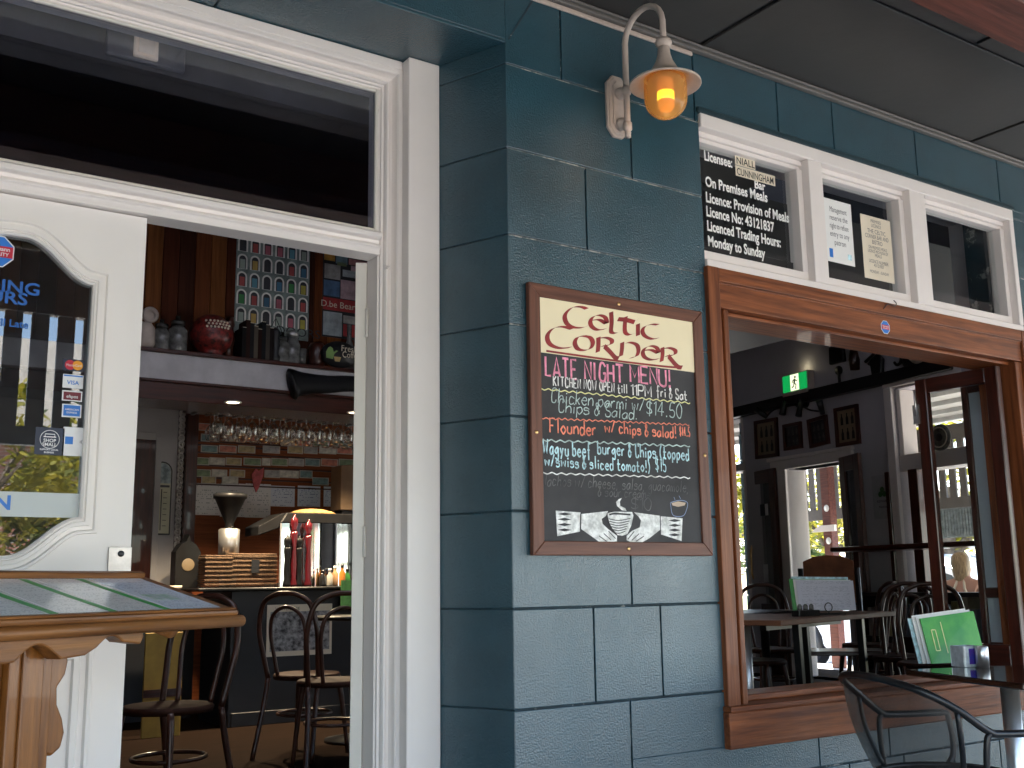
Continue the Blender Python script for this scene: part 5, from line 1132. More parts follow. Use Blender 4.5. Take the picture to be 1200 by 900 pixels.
# black horn shaped object under the shelf
p, q, r_ = onY(343, 451, YC-.06), onY(380, 450, YC-.06), onY(440, 440, YC-.06)
t = thing('black_horn', 'glossy black boot shaped horn mounted on the grey bulkhead', 'horn', (p.x, YC-.06, p.z))
b = B().tube(cat_rom([(-.02, 0, 0), (.03, 0, .012), (.14, -.01, .02), (.30, -.015, .03), (.45, -.01, .05), (.8, 0, .07)], 5), [.105]*1+[.118, .122, .120, .112, .104, .096, .09, .086, .083, .079, .076, .073, .071, .069, .067, .066, .065, .064, .063, .062, .061, .06, .06, .06, .06][:25], 16)
for i, v in enumerate(b.v): b.v[i] = (v[0], v[1]*.45, v[2])
b.build('horn', 'black_plastic', t)
# downlights
def downlight(label, px_, py_, yd):
    p = onZ(px_, py_, zb0-.061); t = thing('downlight', label, 'downlight', (p.x, p.y, zb0-.0605)); 
    B().lathe([(.062, -.0), (.062, -.006), (.05, -.008), (.048, -.001)], (0, 0, 0), 20).build('rim', 'whitep', t)
    B().lathe([(.0475, -.003), (0, -.004)], (0, 0, 0), 20).build('lamp', mat('lamp_glow', (1, .85, .6), .5, emit=(1, .78, .48), es=1.6), t)
    l = bpy.data.lights.new('downlight_beam', 'SPOT'); l.energy = 44.0; l.color = (1, .78, .5); l.spot_size = rad(125); l.spot_blend = .6; l.shadow_soft_size = .05
    o = bpy.data.objects.new('downlight_beam', l); COL.objects.link(o); o.parent = t; o.location = (0, 0, -.02)
downlight('round warm downlight in the bulkhead above the thermometer side', 273, 471, 0); downlight('round warm downlight in the bulkhead beside the open door edge', 416, 483, 0)
# hanging wine glasses
zr0 = onY(330, 484, YC+.35).z
t = thing('glass_rack', 'dark slotted rack under the bulkhead holding upturned wine glasses', 'rack', (3.3, YC+.45, zr0))
b = B()
x0 = onY(246, 480, YC+.3).x
for k in range(14): b.box(x0+.0+k*.11, x0+.022+k*.11, YC+.2, YC+.75, zr0-.006, zr0+.012)
b.box(x0-.05, x0+1.6, YC+.2, YC+.8, zr0+.0125, zr0+.03); b.build('rack', 'dk_y', t, world=True)
mg = bpy.data.materials.new('stem_glass'); mg.use_nodes = True; t_ = mg.node_tree; pr = t_.nodes['Principled BSDF']; pr.inputs['Base Color'].default_value = (.9, .88, .85, 1); pr.inputs['Roughness'].default_value = .05; pr.inputs['Specular IOR Level'].default_value = 1.0
lw_ = t_.nodes.new('ShaderNodeLayerWeight'); lw_.inputs[0].default_value = .62; tr_ = t_.nodes.new('ShaderNodeBsdfTransparent'); tr_.inputs[0].default_value = (.93, .92, .90, 1); gs_ = t_.nodes.new('ShaderNodeBsdfGlossy'); gs_.inputs[0].default_value = (.95, .93, .9, 1); gs_.inputs['Roughness'].default_value = .04
mx_ = t_.nodes.new('ShaderNodeMixShader'); t_.links.new(lw_.outputs['Facing'], mx_.inputs[0]); t_.links.new(tr_.outputs[0], mx_.inputs[1]); t_.links.new(gs_.outputs[0], mx_.inputs[2]); t_.links.new(mx_.outputs[0], t_.nodes['Material Output'].inputs[0]); M['stem'] = mg
proto = None; n_ = 0
for r, yo in enumerate((.25, .42, .60)):
    for k in range(18):
        x = x0+.045+k*.088 + .03*r; lab = f"upturned wine glass, {ORD[k]} from the left in the {['front', 'middle', 'back'][r]} row of the hanging rack"
        if proto is None:
            proto = thing('wine_glass', lab, 'wine glass', (x, YC+yo, zr0), 0, 'wine glasses hanging over the bar')
            B().lathe([(.034, -.001), (.033, -.005), (.008, -.010)], (0, 0, 0), 16).build('foot', 'stem', proto); B().lathe([(.008, -.0101), (.0045, -.03), (.0042, -.085), (.007, -.097)], (0, 0, 0), 8).build('stem', 'stem', proto)
            B().lathe([(.007, -.0971), (.024, -.112), (.038, -.135), (.041, -.16), (.036, -.195), (.031, -.215)], (0, 0, 0), 18).build('bowl', 'stem', proto)
            for ch in proto.children:
                for f in ch.data.polygons: f.use_smooth = True
        else: dup(proto, (x+random.uniform(-.006, .006), YC+yo, zr0), random.uniform(0, 3), lab)
# counter top objects
YT = YC+.22; ZT = 1.1145
def basket(label, px0, px1, pz, rz=0.):
    a, c = onY(px0, 686, YT-.1), onY(px1, 686, YT-.1); w_ = c.x-a.x; h_ = onY((px0+px1)/2, pz, YT-.1).z-ZT
    t = thing('wicker_basket', label, 'basket', ((a.x+c.x)/2, YT-.0, ZT), rz); b = B(); n = 15; d_ = .16
    for k in range(n):
        z0, z1 = h_*k/n, h_*(k+.86)/n; e = .004*(k % 2)
        for (xa, xb, ya, yb_) in ((-w_/2-e, w_/2+e, -d_/2-e, -d_/2+.012), (-w_/2-e, w_/2+e, d_/2-.012, d_/2+e), (-w_/2-e, -w_/2+.012, -d_/2+.0121, d_/2-.0121), (w_/2-.012, w_/2+e, -d_/2+.0121, d_/2-.0121)): b.box(xa, xb, ya, yb_, z0, z1)
    b.box(-w_/2+.01, w_/2-.01, -d_/2+.01, d_/2-.01, .002, .008); b.build('weave', 'wicker', t, bevel=.003); return t, w_, h_
basket('taller wicker basket at the left on the bar', 241, 273, 650); t, w_, h_ = basket('wider wicker basket with dark label in the middle of the bar', 273, 325, 648)
B().box(-.03, .03, -.0895, -.087, h_*.42, h_*.8).build('label', 'black', t)
p = onY(268, 640, YT+.15); zc_ = onY(268, 622, YT+.15).z; s_ = (onY(288, 600, YT+.15).x-onY(250, 600, YT+.15).x)
t = thing('coffee_grinder', 'coffee grinder with black bean hopper behind the baskets', 'grinder', (p.x, YT+.15, ZT)); zh = zc_-ZT
B().lathe([(.062, 0), (.062, zh*.55), (.075, zh*.56), (.078, zh*1.02), (.06, zh*1.04)], (0, 0, 0), 24).build('body', 'steel', t)
zt_ = onY(268, 579, YT+.15).z-ZT
B().lathe([(.035, zh*1.041), (.03, zh*1.12), (.045, zh*1.2), (s_*.44, zt_*.97-.02), (s_*.5, zt_-.03), (s_*.5, zt_), (0, zt_+.005)], (0, 0, 0), 28).build('hopper', 'black_plastic', t)
# display cabinet with bread on top
a, c = onY(328, 600, YT+.12), onY(440, 600, YT+.12); zc0 = onY(350, 601, YT+.12).z; za = onY(350, 613, YT+.12).z
t = thing('glass_cabinet', 'glass fronted food cabinet with black hood on the bar', 'cabinet', (a.x, YT+.12, ZT)); w_ = .62
B().prism([(0, za-ZT-.002), (w_, za-ZT-.002), (w_, zc0-ZT), (.05, zc0-ZT)], -.02, .30).build('hood', 'black_plastic', t, bevel=.008)
B().prism([(-.17, za-ZT-.10), (-.001, za-ZT-.04), (.049, zc0-ZT-.01), (.03, zc0-ZT-.002), (-.17, za-ZT-.03)], 0, .28).build('side_arm', 'black_plastic', t, bevel=.006)
b = B(); nq = 14; hh_ = za-ZT-.004
cvx = [(.014+(w_-.014)*i/nq, -.0125-.085*math.sin(PI*min(1, i/nq*.95+.02))) for i in range(nq+1)]
b.smooth = True; b.add([(x, y, 0) for x, y in cvx]+[(x, y, hh_) for x, y in cvx]+[(x, y+.004, 0) for x, y in cvx]+[(x, y+.004, hh_) for x, y in cvx], [f for i in range(nq) for f in ((i, i+1, nq+2+i, nq+1+i), (2*nq+2+i, 3*nq+3+i, 3*nq+4+i, 2*nq+3+i))])
b.build('glass_front', mat('cabinet_mirror', (.75, .78, .78), .06, 1, var=.1), t)
b = B().box(0, .012, -.016, -.0125, 0, za-ZT-.004).box(.002, w_, .001, .28, 0, .03); b.build('frame', 'steel', t)
a2 = onY(370, 596, YT+.2); t = thing('flat_loaf', 'flat golden loaf lying on top of the food cabinet', 'bread', (a2.x, YT+.25, zc0+.0005)); b = B().lathe([(.0, 0), (.9, .0), (1, .12), (.8, .5), (.45, .85), (0, 1)], (0, 0, 0), 24); b.v = [(x*.20, y*.1, z*.045) for x, y, z in b.v]; b.build('loaf', mat('crust', (.42, .24, .08), .7, var=.3, vs=20, bump=.4, bs=30), t)
# pepper mills
M['redv'] = mat('red_lacquer', (.085, .006, .010), .25, coat=.2)
for px_, ztp, m_, lab in ((336, 627, 'black_plastic', 'black pepper mill, shortest, left of the pair of red mills'), (343.5, 603, 'redv', 'tallest dark red pepper mill between the two black ones'), (349.5, 628, 'black_plastic', 'black pepper mill between the two dark red ones'), (360.5, 609, 'redv', 'dark red pepper mill at the far right of the mills')):
    p = onY(px_, 680, YT-.15); h = onY(px_, ztp, YT-.15).z-ZT; t = thing('pepper_mill', lab, 'pepper mill', (p.x, YT-.15, ZT), 0, 'pepper mills on the bar')
    B().lathe([(.03, 0), (.03, .02), (.02, .06), (.024, h*.3), (.019, h*.55), (.026, h*.72), (.026, h*.76)], (0, 0, 0), 18).build('body', m_, t); B().lathe([(.024, h*.761), (.016, h*.80), (.029, h*.87), (.026, h*.94), (.008, h*.97), (.01, h)], (0, 0, 0), 18).build('head', m_, t)
bl_ = [('dark', (.02, .02, .02)), ('pale', (.45, .42, .36)), ('white capped', (.5, .3, .15)), ('amber', (.45, .16, .03)), ('green', (.05, .2, .05)), ('brown', (.1, .04, .02))]
for k, (nm, c) in enumerate(bl_):
    px_ = 378+k*7.2; p = onY(px_, 680, YT-.18); h = (.12, .13, .15, .16, .13, .14)[k]; t = thing('sauce_bottle', f"{nm} small sauce bottle, {ORD[k]} from the left at the right end of the bar", 'bottle', (p.x, YT-.18-.02*(k % 2), ZT), 0, 'sauce bottles on the bar')
    B().lathe([(.022, 0), (.024, .01), (.024, h*.6), (.011, h*.75), (.011, h*.85)], (0, 0, 0), 14).build('body', mat(f'sauce_{nm.replace(" ", "_")}', c, .15), t); B().lathe([(.013, h*.851), (.012, h), (0, h)], (0, 0, 0), 12).build('cap', 'whitep' if k in (1, 2) else 'blackm', t)
p = onY(233, 645, YT+.5); t = thing('mantel_clock', 'dark wooden clock with pale dial behind the baskets', 'clock', (p.x, YT+.75, ZT)); B().prism([(-.10, 0), (.10, 0), (.10, .28), (.06, .34), (.02, .36), (0, .42), (-.02, .36), (-.06, .34), (-.10, .28)], 0, .12).build('case', 'blackm', t, bevel=.004); B().lathe([(.05, 0), (.05, .004), (.045, .006), (0, .006)], (0, 0, .18), 20, RX90).build('dial', 'picmat', t)
a, c = onY(400, 545, YT+.45), onY(423, 598, YT+.45); t = thing('brown_box', 'brown cardboard box at the right of the bar behind the cabinet', 'box', (a.x, YT+.45, c.z)); b = B().prism([(0, 0), (.3, 0), (.3, a.z-c.z+.02), (0, a.z-c.z)], 0, .2); b.build('carton', mat('cardboard', (.20, .13, .075), .8), t, bevel=.003); B().box(.02, .28, .02, .18, -(c.z-ZT), -.001).build('stand', 'blackm', t)

# ================================================================== FURNITURE
def A(px, d, z=0.): p = CAM + ray(px, 680)*d; return Vector((p.x, p.y, z))
# ---------------- lectern with menu sheets
LRZ = rad(31); lec = thing('menu_lectern', 'honey pine menu stand with slanted display top and scalloped brackets by the door', 'menu stand', (.985, -.235, 0), LRZ)
T_ = rad(15.5); zf = 1.066; LW = 1.12; LD = .325
def tilt(b):      # build flat (x right, y depth, z up) then tilt about the front edge
    for i, (x, y, z) in enumerate(b.v): b.v[i] = (x, y*math.cos(T_)-z*math.sin(T_), zf+y*math.sin(T_)+z*math.cos(T_))
    return b
b = tilt(B().box(-LW, -.008, 0, LD, -.020, -.003)); b.build('top_board', 'pine_x', lec, bevel=.006, seg=2)
b = B().tube([(-LW-.01, -.002, -.030), (.006, -.002, -.030)], .0145, 12); b = tilt(b); b.build('front_moulding', 'pine_x', lec)
b = tilt(B().box(-LW+.01, -.03, LD-.02, LD, -.0025, .012).box(-LW+.01, -.02, .0, .012, -.0025, .003)); b.build('ledge', 'pine_x', lec, bevel=.002)
M['menu_w'] = print_mat('menu_print', (.86, .86, .86), (.40, .42, .45), 34, 40, .12, .34); M['menu_b'] = print_mat('blue_menu_print', (.74, .80, .92), (.30, .35, .50), 32, 36, .12, .34)
mgreen = mat('menu_green', (.035, .34, .07), .4)
pgs = [(-.052, -.222, 'menu_b'), (-.226, -.388, 'menu_w'), (-.392, -.550, 'menu_w'), (-.554, -.712, 'menu_w'), (-.716, -.874, 'menu_b'), (-.878, -1.03, 'menu_w')]
for k, (x1, x0, mm) in enumerate(pgs):
    b = tilt(B().box(x0, x1, .014, LD-.024, -.0024, -.0012)); o = b.build('menu_sheet', mm, lec)
    if mm == 'menu_w':
        b = B(); q = [(x1-.030*0-.004+.0*t, .016+(LD-.046)*t) for t in np.linspace(0, 1, 10)]
        n = 12
        for i in range(n):
            t0, t1 = i/n, (i+1)/n; f = lambda t: x1-.012-.02*math.sin(t*PI*.5); g = lambda t: .016+(LD-.046)*t
            b.add([(f(t0)-.012, g(t0), -.0010), (f(t0)+.012, g(t0), -.0010), (f(t1)+.012, g(t1), -.0010), (f(t1)-.012, g(t1), -.0010)], [(0, 1, 2, 3)])
        tilt(b).build('green_band', mgreen, o)
    elif k == 0:
        b = tilt(B().box(x0+.02, x1-.06, .10, .15, -.0011, -.0009)); b.build('leaf_logo', mat('menu_leaf', (.25, .40, .30), .4, c2=(.5, .55, .6), vs=40), o)
# scalloped beam (profile in x,z)
def arcpts(x0, x1, z, h, n=9): return [(x0+(x1-x0)*i/n, z+h*math.sin(PI*i/n)) for i in range(n+1)]
zt = zf-.036
prof = [(-1.10, zt), (-.36, zt-.0)] + [(-.352, zt-.016), (-.362, zt-.034)] + [(-.40, zt-.028)] + arcpts(-.405, -.490, zt-.034, .022)[1:] + [(-.52, zt-.048)] + [(-.585, zt-.052)] + arcpts(-.590, -.700, zt-.050, .030)[1:] + [(-.72, zt-.052), (-.78, zt-.048)] + arcpts(-.80, -.90, zt-.034, .022)[1:] + [(-1.04, zt-.028)]
b = B().prism([(x+.05, z) for x, z in prof], .03, .075); b.build('scalloped_beam', 'pine_x', lec, bevel=.004, seg=2)
b = B().tube([(-.19, .05, zt+.004-.010), (-.19, .26, zt+.05)], .022, 14); b.build('dowel', 'pine_x', lec)
b = B().box(-.615, -.505, .085, .185, 0, zf+.0).box(-.615+.028, -.505-.028, .078, .0849, 0, zt-.02); b.build('post', 'pine_z', lec, bevel=.012, seg=2)
PX = .1
br_ = [(-.604, zt-.03), (-.565, zt-.035), (-.548, zt-.06), (-.555, zt-.09), (-.575, zt-.115), (-.572, zt-.15), (-.556, zt-.18), (-.548, zt-.21), (-.556, zt-.24), (-.580, zt-.255), (-.604, zt-.245)]
br_ = [(x+PX, z) for x, z in br_]
b = B().prism(br_, .10, .145).prism([(-1.12-x, z) for x, z in br_], .10, .145); b.build('lobed_bracket', 'pine_z', lec, bevel=.006, seg=2)
b = B().box(-1.0, -.32, .02, .26, 0, .05); b.build('foot', 'pine_x', lec, bevel=.01)

# ---------------- outdoor table and mesh chairs
U_ = Vector((.94, -.34, 0)).normalized(); V_ = Vector((.34, .94, 0)).normalized(); TRZ = math.atan2(U_.y, U_.x)
oc_ = Vector((3.845, -.02, 0)) + U_*.42 - V_*.36
ot = thing('cafe_table', 'dark polished cafe table on steel pedestal outside under the window', 'table', oc_, TRZ)
B().box(-.40, .40, -.345, .345, .728, .752).build('tabletop', mat('polished_top', (.035, .016, .009), .12, var=.4, vs=5, coat=.6), ot, bevel=.006, seg=2)
pp = onZ(1186, 850, .5); 
b = B().lathe([(.034, .03), (.034, .727)], (-.20, -.02, 0), 24); b.build('pedestal', 'steel', ot); B().lathe([(.25, 0), (.25, .012), (.04, .03)], (-.20, -.02, 0), 28).build('base', 'satin', ot)
M['meshm'] = mesh_mat('black_wire_mesh', (.02, .017, .015)); M['wire'] = mat('dark_steel_tube', (.010, .010, .011), .32, 0, var=.1)
def mesh_chair(label, loc, rz):
    t = thing('mesh_chair', label, 'chair', loc, rz, 'mesh chairs at the cafe table')
    # local: faces +x. rim from front arm over the back to the other arm
    half = [(.27, .285, .622), (.06, .285, .625), (.005, .284, .638), (-.09, .268, .706), (-.18, .22, .760), (-.238, .12, .789), (-.25, 0, .797)]
    rim = half + [(x, -y, z) for x, y, z in reversed(half[:-1])]
    R = cat_rom(rim, 6); b = B().tube(R, .0125, 10)
    b.build('rim', 'wire', t)
    # bucket of mesh under the back part of the rim, uv in metres
    me_v, me_f, uv = [], [], []
    S = [p for p in R if p.x < -.075]; n = len(S); mrows = 12
    def cl_(p, f):      # from the rim down to the seat
        seat = Vector((p.x*.70+.02, p.y*.78, .455)); q = p.lerp(seat, f); bow = math.sin(f*PI)*.02; r = Vector((p.x, p.y, 0)); r = r.normalized() if r.length > 1e-4 else Vector((-1, 0, 0)); return q - r*bow*-1
    for i in range(n):
        for j in range(mrows+1): me_v.append(cl_(S[i], j/mrows))
    acc = [0]
    for i in range(1, n): acc.append(acc[-1]+(S[i]-S[i-1]).length)
    for i in range(n-1):
        for j in range(mrows): me_f.append((i*(mrows+1)+j, (i+1)*(mrows+1)+j, (i+1)*(mrows+1)+j+1, i*(mrows+1)+j+1))
    me = bpy.data.meshes.new('back'); me.from_pydata([tuple(v) for v in me_v], [], me_f); me.materials.append(M['meshm']); ul = me.uv_layers.new(name='UVMap')
    for p in me.polygons:
        p.use_smooth = True
        for li in p.loop_indices:
            v = me.loops[li].vertex_index; ul.data[li].uv = (acc[v//(mrows+1)], (v % (mrows+1))/mrows*.33)
    o = bpy.data.objects.new('backrest', me); COL.objects.link(o); o.parent = t
    e0 = [cl_(S[0], f) for f in np.linspace(0, 1, 8)]; e1 = [cl_(S[-1], f) for f in np.linspace(0, 1, 8)]
    b = B().tube(e0, .009, 8); b.build('edge_band', 'wire', t); b = B().tube(e1, .009, 8); b.build('edge_band', 'wire', t)
    b = B(); nn = 24; ring = [(.05+.23*math.cos(a), .225*math.sin(a), .455) for a in np.linspace(0, 2*PI, nn+1)[:-1]]; b.tube(ring, .011, 8, True); b.build('seat_ring', 'wire', t)
    me = bpy.data.meshes.new('seat'); me.from_pydata([(.05, 0, .435)]+[tuple(p) for p in ring], [], [(0, i+1, (i+1) % nn+1) for i in range(nn)]); me.materials.append(M['meshm']); ul = me.uv_layers.new(name='UVMap')
    for p in me.polygons:
        p.use_smooth = True
        for li in p.loop_indices: v = me.vertices[me.loops[li].vertex_index].co; ul.data[li].uv = (v.x, v.y)
    o = bpy.data.objects.new('seat', me); COL.objects.link(o); o.parent = t
    for s in (1, -1):
        b = B().tube(cat_rom([(.02, .285*s, .632), (.0, .284*s, .60), (.0, .275*s, .45), (.03, .27*s, 0)], 5), .0105, 8); b.build('leg', 'wire', t)
        b = B().tube(cat_rom([(.27, .285*s, .625), (.30, .285*s, .60), (.27, .27*s, .44), (-.05, .24*s, .42), (-.20, .25*s, .30), (-.26, .27*s, 0)], 5), .0105, 8); b.build('leg', 'wire', t)
    return t
mesh_chair('black wire mesh armchair with rounded back in front of the sill', (3.325, -.515, 0), TRZ+rad(2))
o2 = oc_ + U_*.72 + V_*.14
mesh_chair('second black mesh armchair mostly hidden behind the steel pedestal', (o2.x, o2.y-.0, 0), TRZ+PI-rad(5))
# menu stand, salt dish and shaker on the cafe table
M['greenmenu'] = mat('green_menu_cover', (.10, .42, .05), .35, c2=(.035, .28, .04), vs=7)
mp_ = onZ(1092, 779, .752); t = thing('menu_stack', 'stack of green and white menus standing on the cafe table', 'menus', (mp_.x, mp_.y, .752), rad(-14))
W_ = .295
for k in range(4):
    y = .012*k; h = .205+.006*(k % 3); z0 = .004; b = B(); b.v = []; sh = .03*k*0
    lean = .05
    v = [(.0-.012*k, y, z0), (W_-.012*k, y, z0+.0), (W_-.012*k, y+lean, h+.012), (.0-.012*k, y+lean, h-.014)]
    b.add(v+[(x, yy+.004, z) for x, yy, z in v], [(0, 1, 2, 3), (4, 7, 6, 5), (0, 4, 5, 1), (2, 6, 7, 3), (0, 3, 7, 4), (1, 5, 6, 2)])
    o = b.build('menu', ['greenmenu', 'paper', 'paper', 'chalkb'][k], t)
    if k == 0:
        b = B(); q = lambda u, v_: (W_*u, lean*v_-.0015, z0+(h-.004)*v_)
        for u0, u1, v0, v1 in ((.14, .21, .25, .27), (.14, .21, .68, .70), (.13, .145, .26, .69), (.205, .22, .26, .69), (.33, .345, .2, .85)): b.add([q(u0, v0), q(u1, v0), q(u1, v1), q(u0, v1)], [(0, 1, 2, 3)])
        b.build('cover_print', 'chalky', o)
p = onZ(1133, 781, .752); t = thing('glass_holder', 'small clear glass holder with blue sachets beside the green menus', 'holder', (p.x, p.y, .752), rad(-14))
b = B()
for x0, x1, y0, y1 in ((-.045, .045, -.04, -.036), (-.045, .045, .036, .04), (-.045, -.041, -.0359, .0359), (.041, .045, -.0359, .0359)): b.box(x0, x1, y0, y1, 0, .085)
b.box(-.0449, .0449, -.0399, .0399, 0, .006); b.build('glass_cup', mat('frosted_acrylic', (.5, .56, .6), .1, var=.2, vs=30, spec=.8), t, bevel=.002); B().box(-.02, .030, -.0415, -.0402, .012, .075).build('sachet', mat('blue_sachet', (.03, .05, .42), .4, c2=(.1, .03, .3), vs=40), t)
p = onZ(1152, 782, .752); t = thing('metal_shaker', 'short ribbed steel shaker right of the glass holder', 'shaker', (p.x, p.y, .752)); B().lathe([(.026, 0), (.026, .082), (.022, .086), (0, .086)], (0, 0, 0), 20).build('body', 'steel', t)

# ---------------- bentwood chairs
def bent_chair(label, loc, rz, m='bent', sh=.46, bh=.90, group='bentwood cafe chairs'):
    """front is local -y"""
    t = thing('bentwood_chair', label, 'chair', loc, rz, group)
    b = B().lathe([(.175, sh-.012), (.19, sh-.03), (.195, sh-.01), (.185, sh), (.17, sh-.002), (0, sh-.006)], (0, 0, 0), 26); b.build('seat', 'seatw', t)
    w_ = .19
    hoop = [(-.165, .15, sh-.02), (-.18, .185, sh+.12), (-w_, .215, bh-.20), (-.155, .235, bh-.06), (-.07, .245, bh-.008), (0, .247, bh), (.07, .245, bh-.008), (.155, .235, bh-.06), (w_, .215, bh-.20), (.18, .185, sh+.12), (.165, .15, sh-.02)]
    b = B().tube(cat_rom(hoop, 5), .0145, 9); b.build('back_hoop', m, t)
    ih = [(-.09, .165, sh-.01), (-.105, .19, sh+.12), (-.115, .212, bh-.22), (-.09, .228, bh-.12), (0, .236, bh-.075), (.09, .228, bh-.12), (.115, .212, bh-.22), (.105, .19, sh+.12), (.09, .165, sh-.01)]
    b = B().tube(cat_rom(ih, 5), .011, 8); b.build('inner_hoop', m, t)
    for s in (-1, 1):
        b = B().tube(cat_rom([(.165*s, .15, sh-.02), (.17*s, .185, sh*.6), (.19*s, .25, 0)], 5), [.0145]*11, 8); b.build('leg', m, t)
        b = B().tube(cat_rom([(.13*s, -.13, sh-.02), (.15*s, -.15, sh*.6), (.175*s, -.175, 0)], 5), [.016]*5+[.014]*3+[.012]*3, 8); b.build('leg', m, t)
    b = B().tube([(.15*math.cos(a), .02+.16*math.sin(a), sh*.52) for a in np.linspace(0, 2*PI, 22)[:-1]], .0095, 7, True); b.build('stretcher_ring', m, t)
    return t
c0 = bent_chair('dark bentwood chair at the small table in the doorway, nearest the door edge', (*A(392, 5.9)[:2], FL), rad(168), 'bent', .46, .915)
dup(c0, (*A(362, 6.35)[:2], FL), rad(125), 'bentwood chair just left of and behind the one nearest the open door')
dup(c0, (*A(203, 4.75)[:2], FL), rad(-58), 'very dark bentwood chair standing behind the menu lectern in the doorway')
p = A(420, 6.9); t = thing('round_table', 'small dark round table between the bentwood chairs before the bar', 'table', (p.x, p.y, FL)); B().lathe([(.30, .742), (.31, .75), (.31, .765), (0, .766)], (0, 0, 0), 32).build('tabletop', 'blackm', t); B().lathe([(.2, 0), (.2, .02), (.03, .05), (.03, .741)], (0, 0, 0), 18).build('pedestal', 'blackm', t)
a, c = onY(171, 742, 4.45), onY(213, 806, 4.45); t = thing('yellow_board', 'faded yellow poster board leaning behind the chair at the lectern', 'board', (a.x, 4.45, FL)); zz0 = onY(190, 850, 4.45).z
B().box(0, c.x-a.x, 0, .02, 0, a.z-FL).build('board', mat('faded_yellow', (.42, .26, .04), .6, c2=(.30, .18, .03), vs=7), t, bevel=.003); B().box(.0, c.x-a.x, -.01, -.0005, c.z-FL-.05, c.z-FL).build('cross_rail', 'dk_x', t)
# dining room
tb = thing('dining_table', 'long brown edged dining table in the room with menus on top', 'table', (4.46, 1.155, FL), math.atan2(.29, .957))
B().box(0, 1.72, 0, .75, .71, .74).build('tabletop', mat('brown_laminate', (.15, .065, .035), .55, var=.2, vs=5, spec=.25), tb, bevel=.004)
B().lathe([(.030, 0), (.030, .709)], (.14, .28, 0), 20).build('leg', 'steel', tb)
for x, y in ((.55, .15), (.62, .55), (1.5, .15), (1.55, .55)): B().bar((x, y, 0), (x-.03, y, .709), .04, .04).build('leg', 'blackm', tb)
B().box(.5, 1.6, .33, .37, .66, .7095).build('apron', 'blackm', tb)
p = A(893, 7.4); t = thing('dining_table', 'smaller table with shiny grey top behind the left end of the long table', 'table', (p.x, p.y, FL), rad(15)); B().box(-.45, .45, -.35, .35, .71, .74).build('tabletop', mat('grey_top', (.05, .04, .035), .35, spec=.3), t, bevel=.004); B().lathe([(.2, 0), (.2, .02), (.03, .04), (.03, .709)], (0, 0, 0), 16).build('pedestal', 'blackm', t)
p = A(968, 6.55); t = thing('menu_stack', 'white printed menus and green covers in a wire holder on the long table', 'menus', (p.x, p.y, .905), rad(-38))
M['menu_p'] = print_mat('menu_sheet_print', (.62, .60, .68), (.3, .28, .36), 26, 40, .3, .4)
wd = .335; 
for k, (mm, dx, hz) in enumerate((('menu_p', 0, .200), ('paper', -.012, .205), ('greenmenu', -.035, .208), ('chalkb', -.02, .222))):
    b = B(); y = .014*k; v = [(-wd/2+dx, y, .025), (wd/2+dx, y, .025), (wd/2+dx+.0, y+.03, hz), (-wd/2+dx-.01, y+.03, hz+.008)]
    b.add(v+[(x, yy+.005, z) for x, yy, z in v], [(0, 1, 2, 3), (4, 7, 6, 5), (0, 4, 5, 1), (2, 6, 7, 3), (0, 3, 7, 4), (1, 5, 6, 2)]); b.build('menu', mm, t)
b = B().tube([(.0+.022*math.cos(a), -.02, .045+.026*math.sin(a)) for a in np.linspace(0, 2*PI, 16)[:-1]], .003, 6, True).tube([(-.1, -.02, .004), (.1, -.02, .004)], .004, 6).tube([(-.1, .09, .004), (.1, .09, .004)], .004, 6).tube([(0, -.02, .004), (0, -.02, .02)], .003, 6); b.build('wire_holder', 'blackm', t)
p = A(942, 6.35); t = thing('condiment_box', 'small dark condiment rack beside the white menus on the long table', 'rack', (p.x, p.y, .905)); b = B().box(-.09, .09, -.03, .03, 0, .035); b.build('tray', 'blackm', t, bevel=.003)
for k in range(3): B().lathe([(.014, .0355), (.014, .06), (.006, .07)], (-.05+.05*k, 0, 0), 10).build('pot', 'greyglass', t)
dup(c0, (*A(1083, 6.5)[:2], FL), rad(-60), 'bentwood chair at the right end of the long table, just behind the green cafe menus')
dup(c0, (*A(1034, 7.2)[:2], FL), rad(-95), 'bentwood chair behind the right end of the long table, second from the folded window leaf')
dup(c0, (*A(1008, 7.7)[:2], FL), rad(-130), 'bentwood chair behind the white menus, farthest of the right hand chairs')
dup(c0, (*A(880, 6.9)[:2], FL), rad(20), 'bentwood chair at the smaller table near the left window jamb')
dup(c0, (*A(903, 8.0)[:2], FL), rad(-30), 'bentwood chair on the far side of the smaller table before the glazed door')
dup(c0, (*A(1052, 7.0)[:2], FL), rad(-70), 'bentwood chair tucked close to the long table between the chairs at its right end')
dup(c0, (*A(1012, 8.4)[:2], FL), rad(-110), 'bentwood chair farthest back, in front of the right inner door leaf')
p = A(972, 7.7); t = thing('panel_back_chair', 'tall backed brown wooden chair before the bright inner doorway', 'chair', (p.x, p.y, FL), rad(-50))
b = B().box(-.2, .2, -.2, .2, .43, .46); b.build('seat', 'dk_x', t, bevel=.006)
for s in (-1, 1):
    B().tube([(.2*s, .2, 0), (.2*s, .2, .46), (.2*s, .25, 1.03)], .02, 8).build('leg', 'blackm', t); B().tube([(.18*s, -.18, 0), (.18*s, -.18, .43)], .018, 8).build('leg', 'blackm', t)
b = B().prism([(-.18, .78), (.18, .78), (.18, 1.08), (.1, 1.115), (0, 1.125), (-.1, 1.115), (-.18, 1.08)], .225, .245); b.build('back_panel', mat('brown_panel', (.20, .06, .022), .6, spec=.25, var=.3, vs=6), t, bevel=.004)
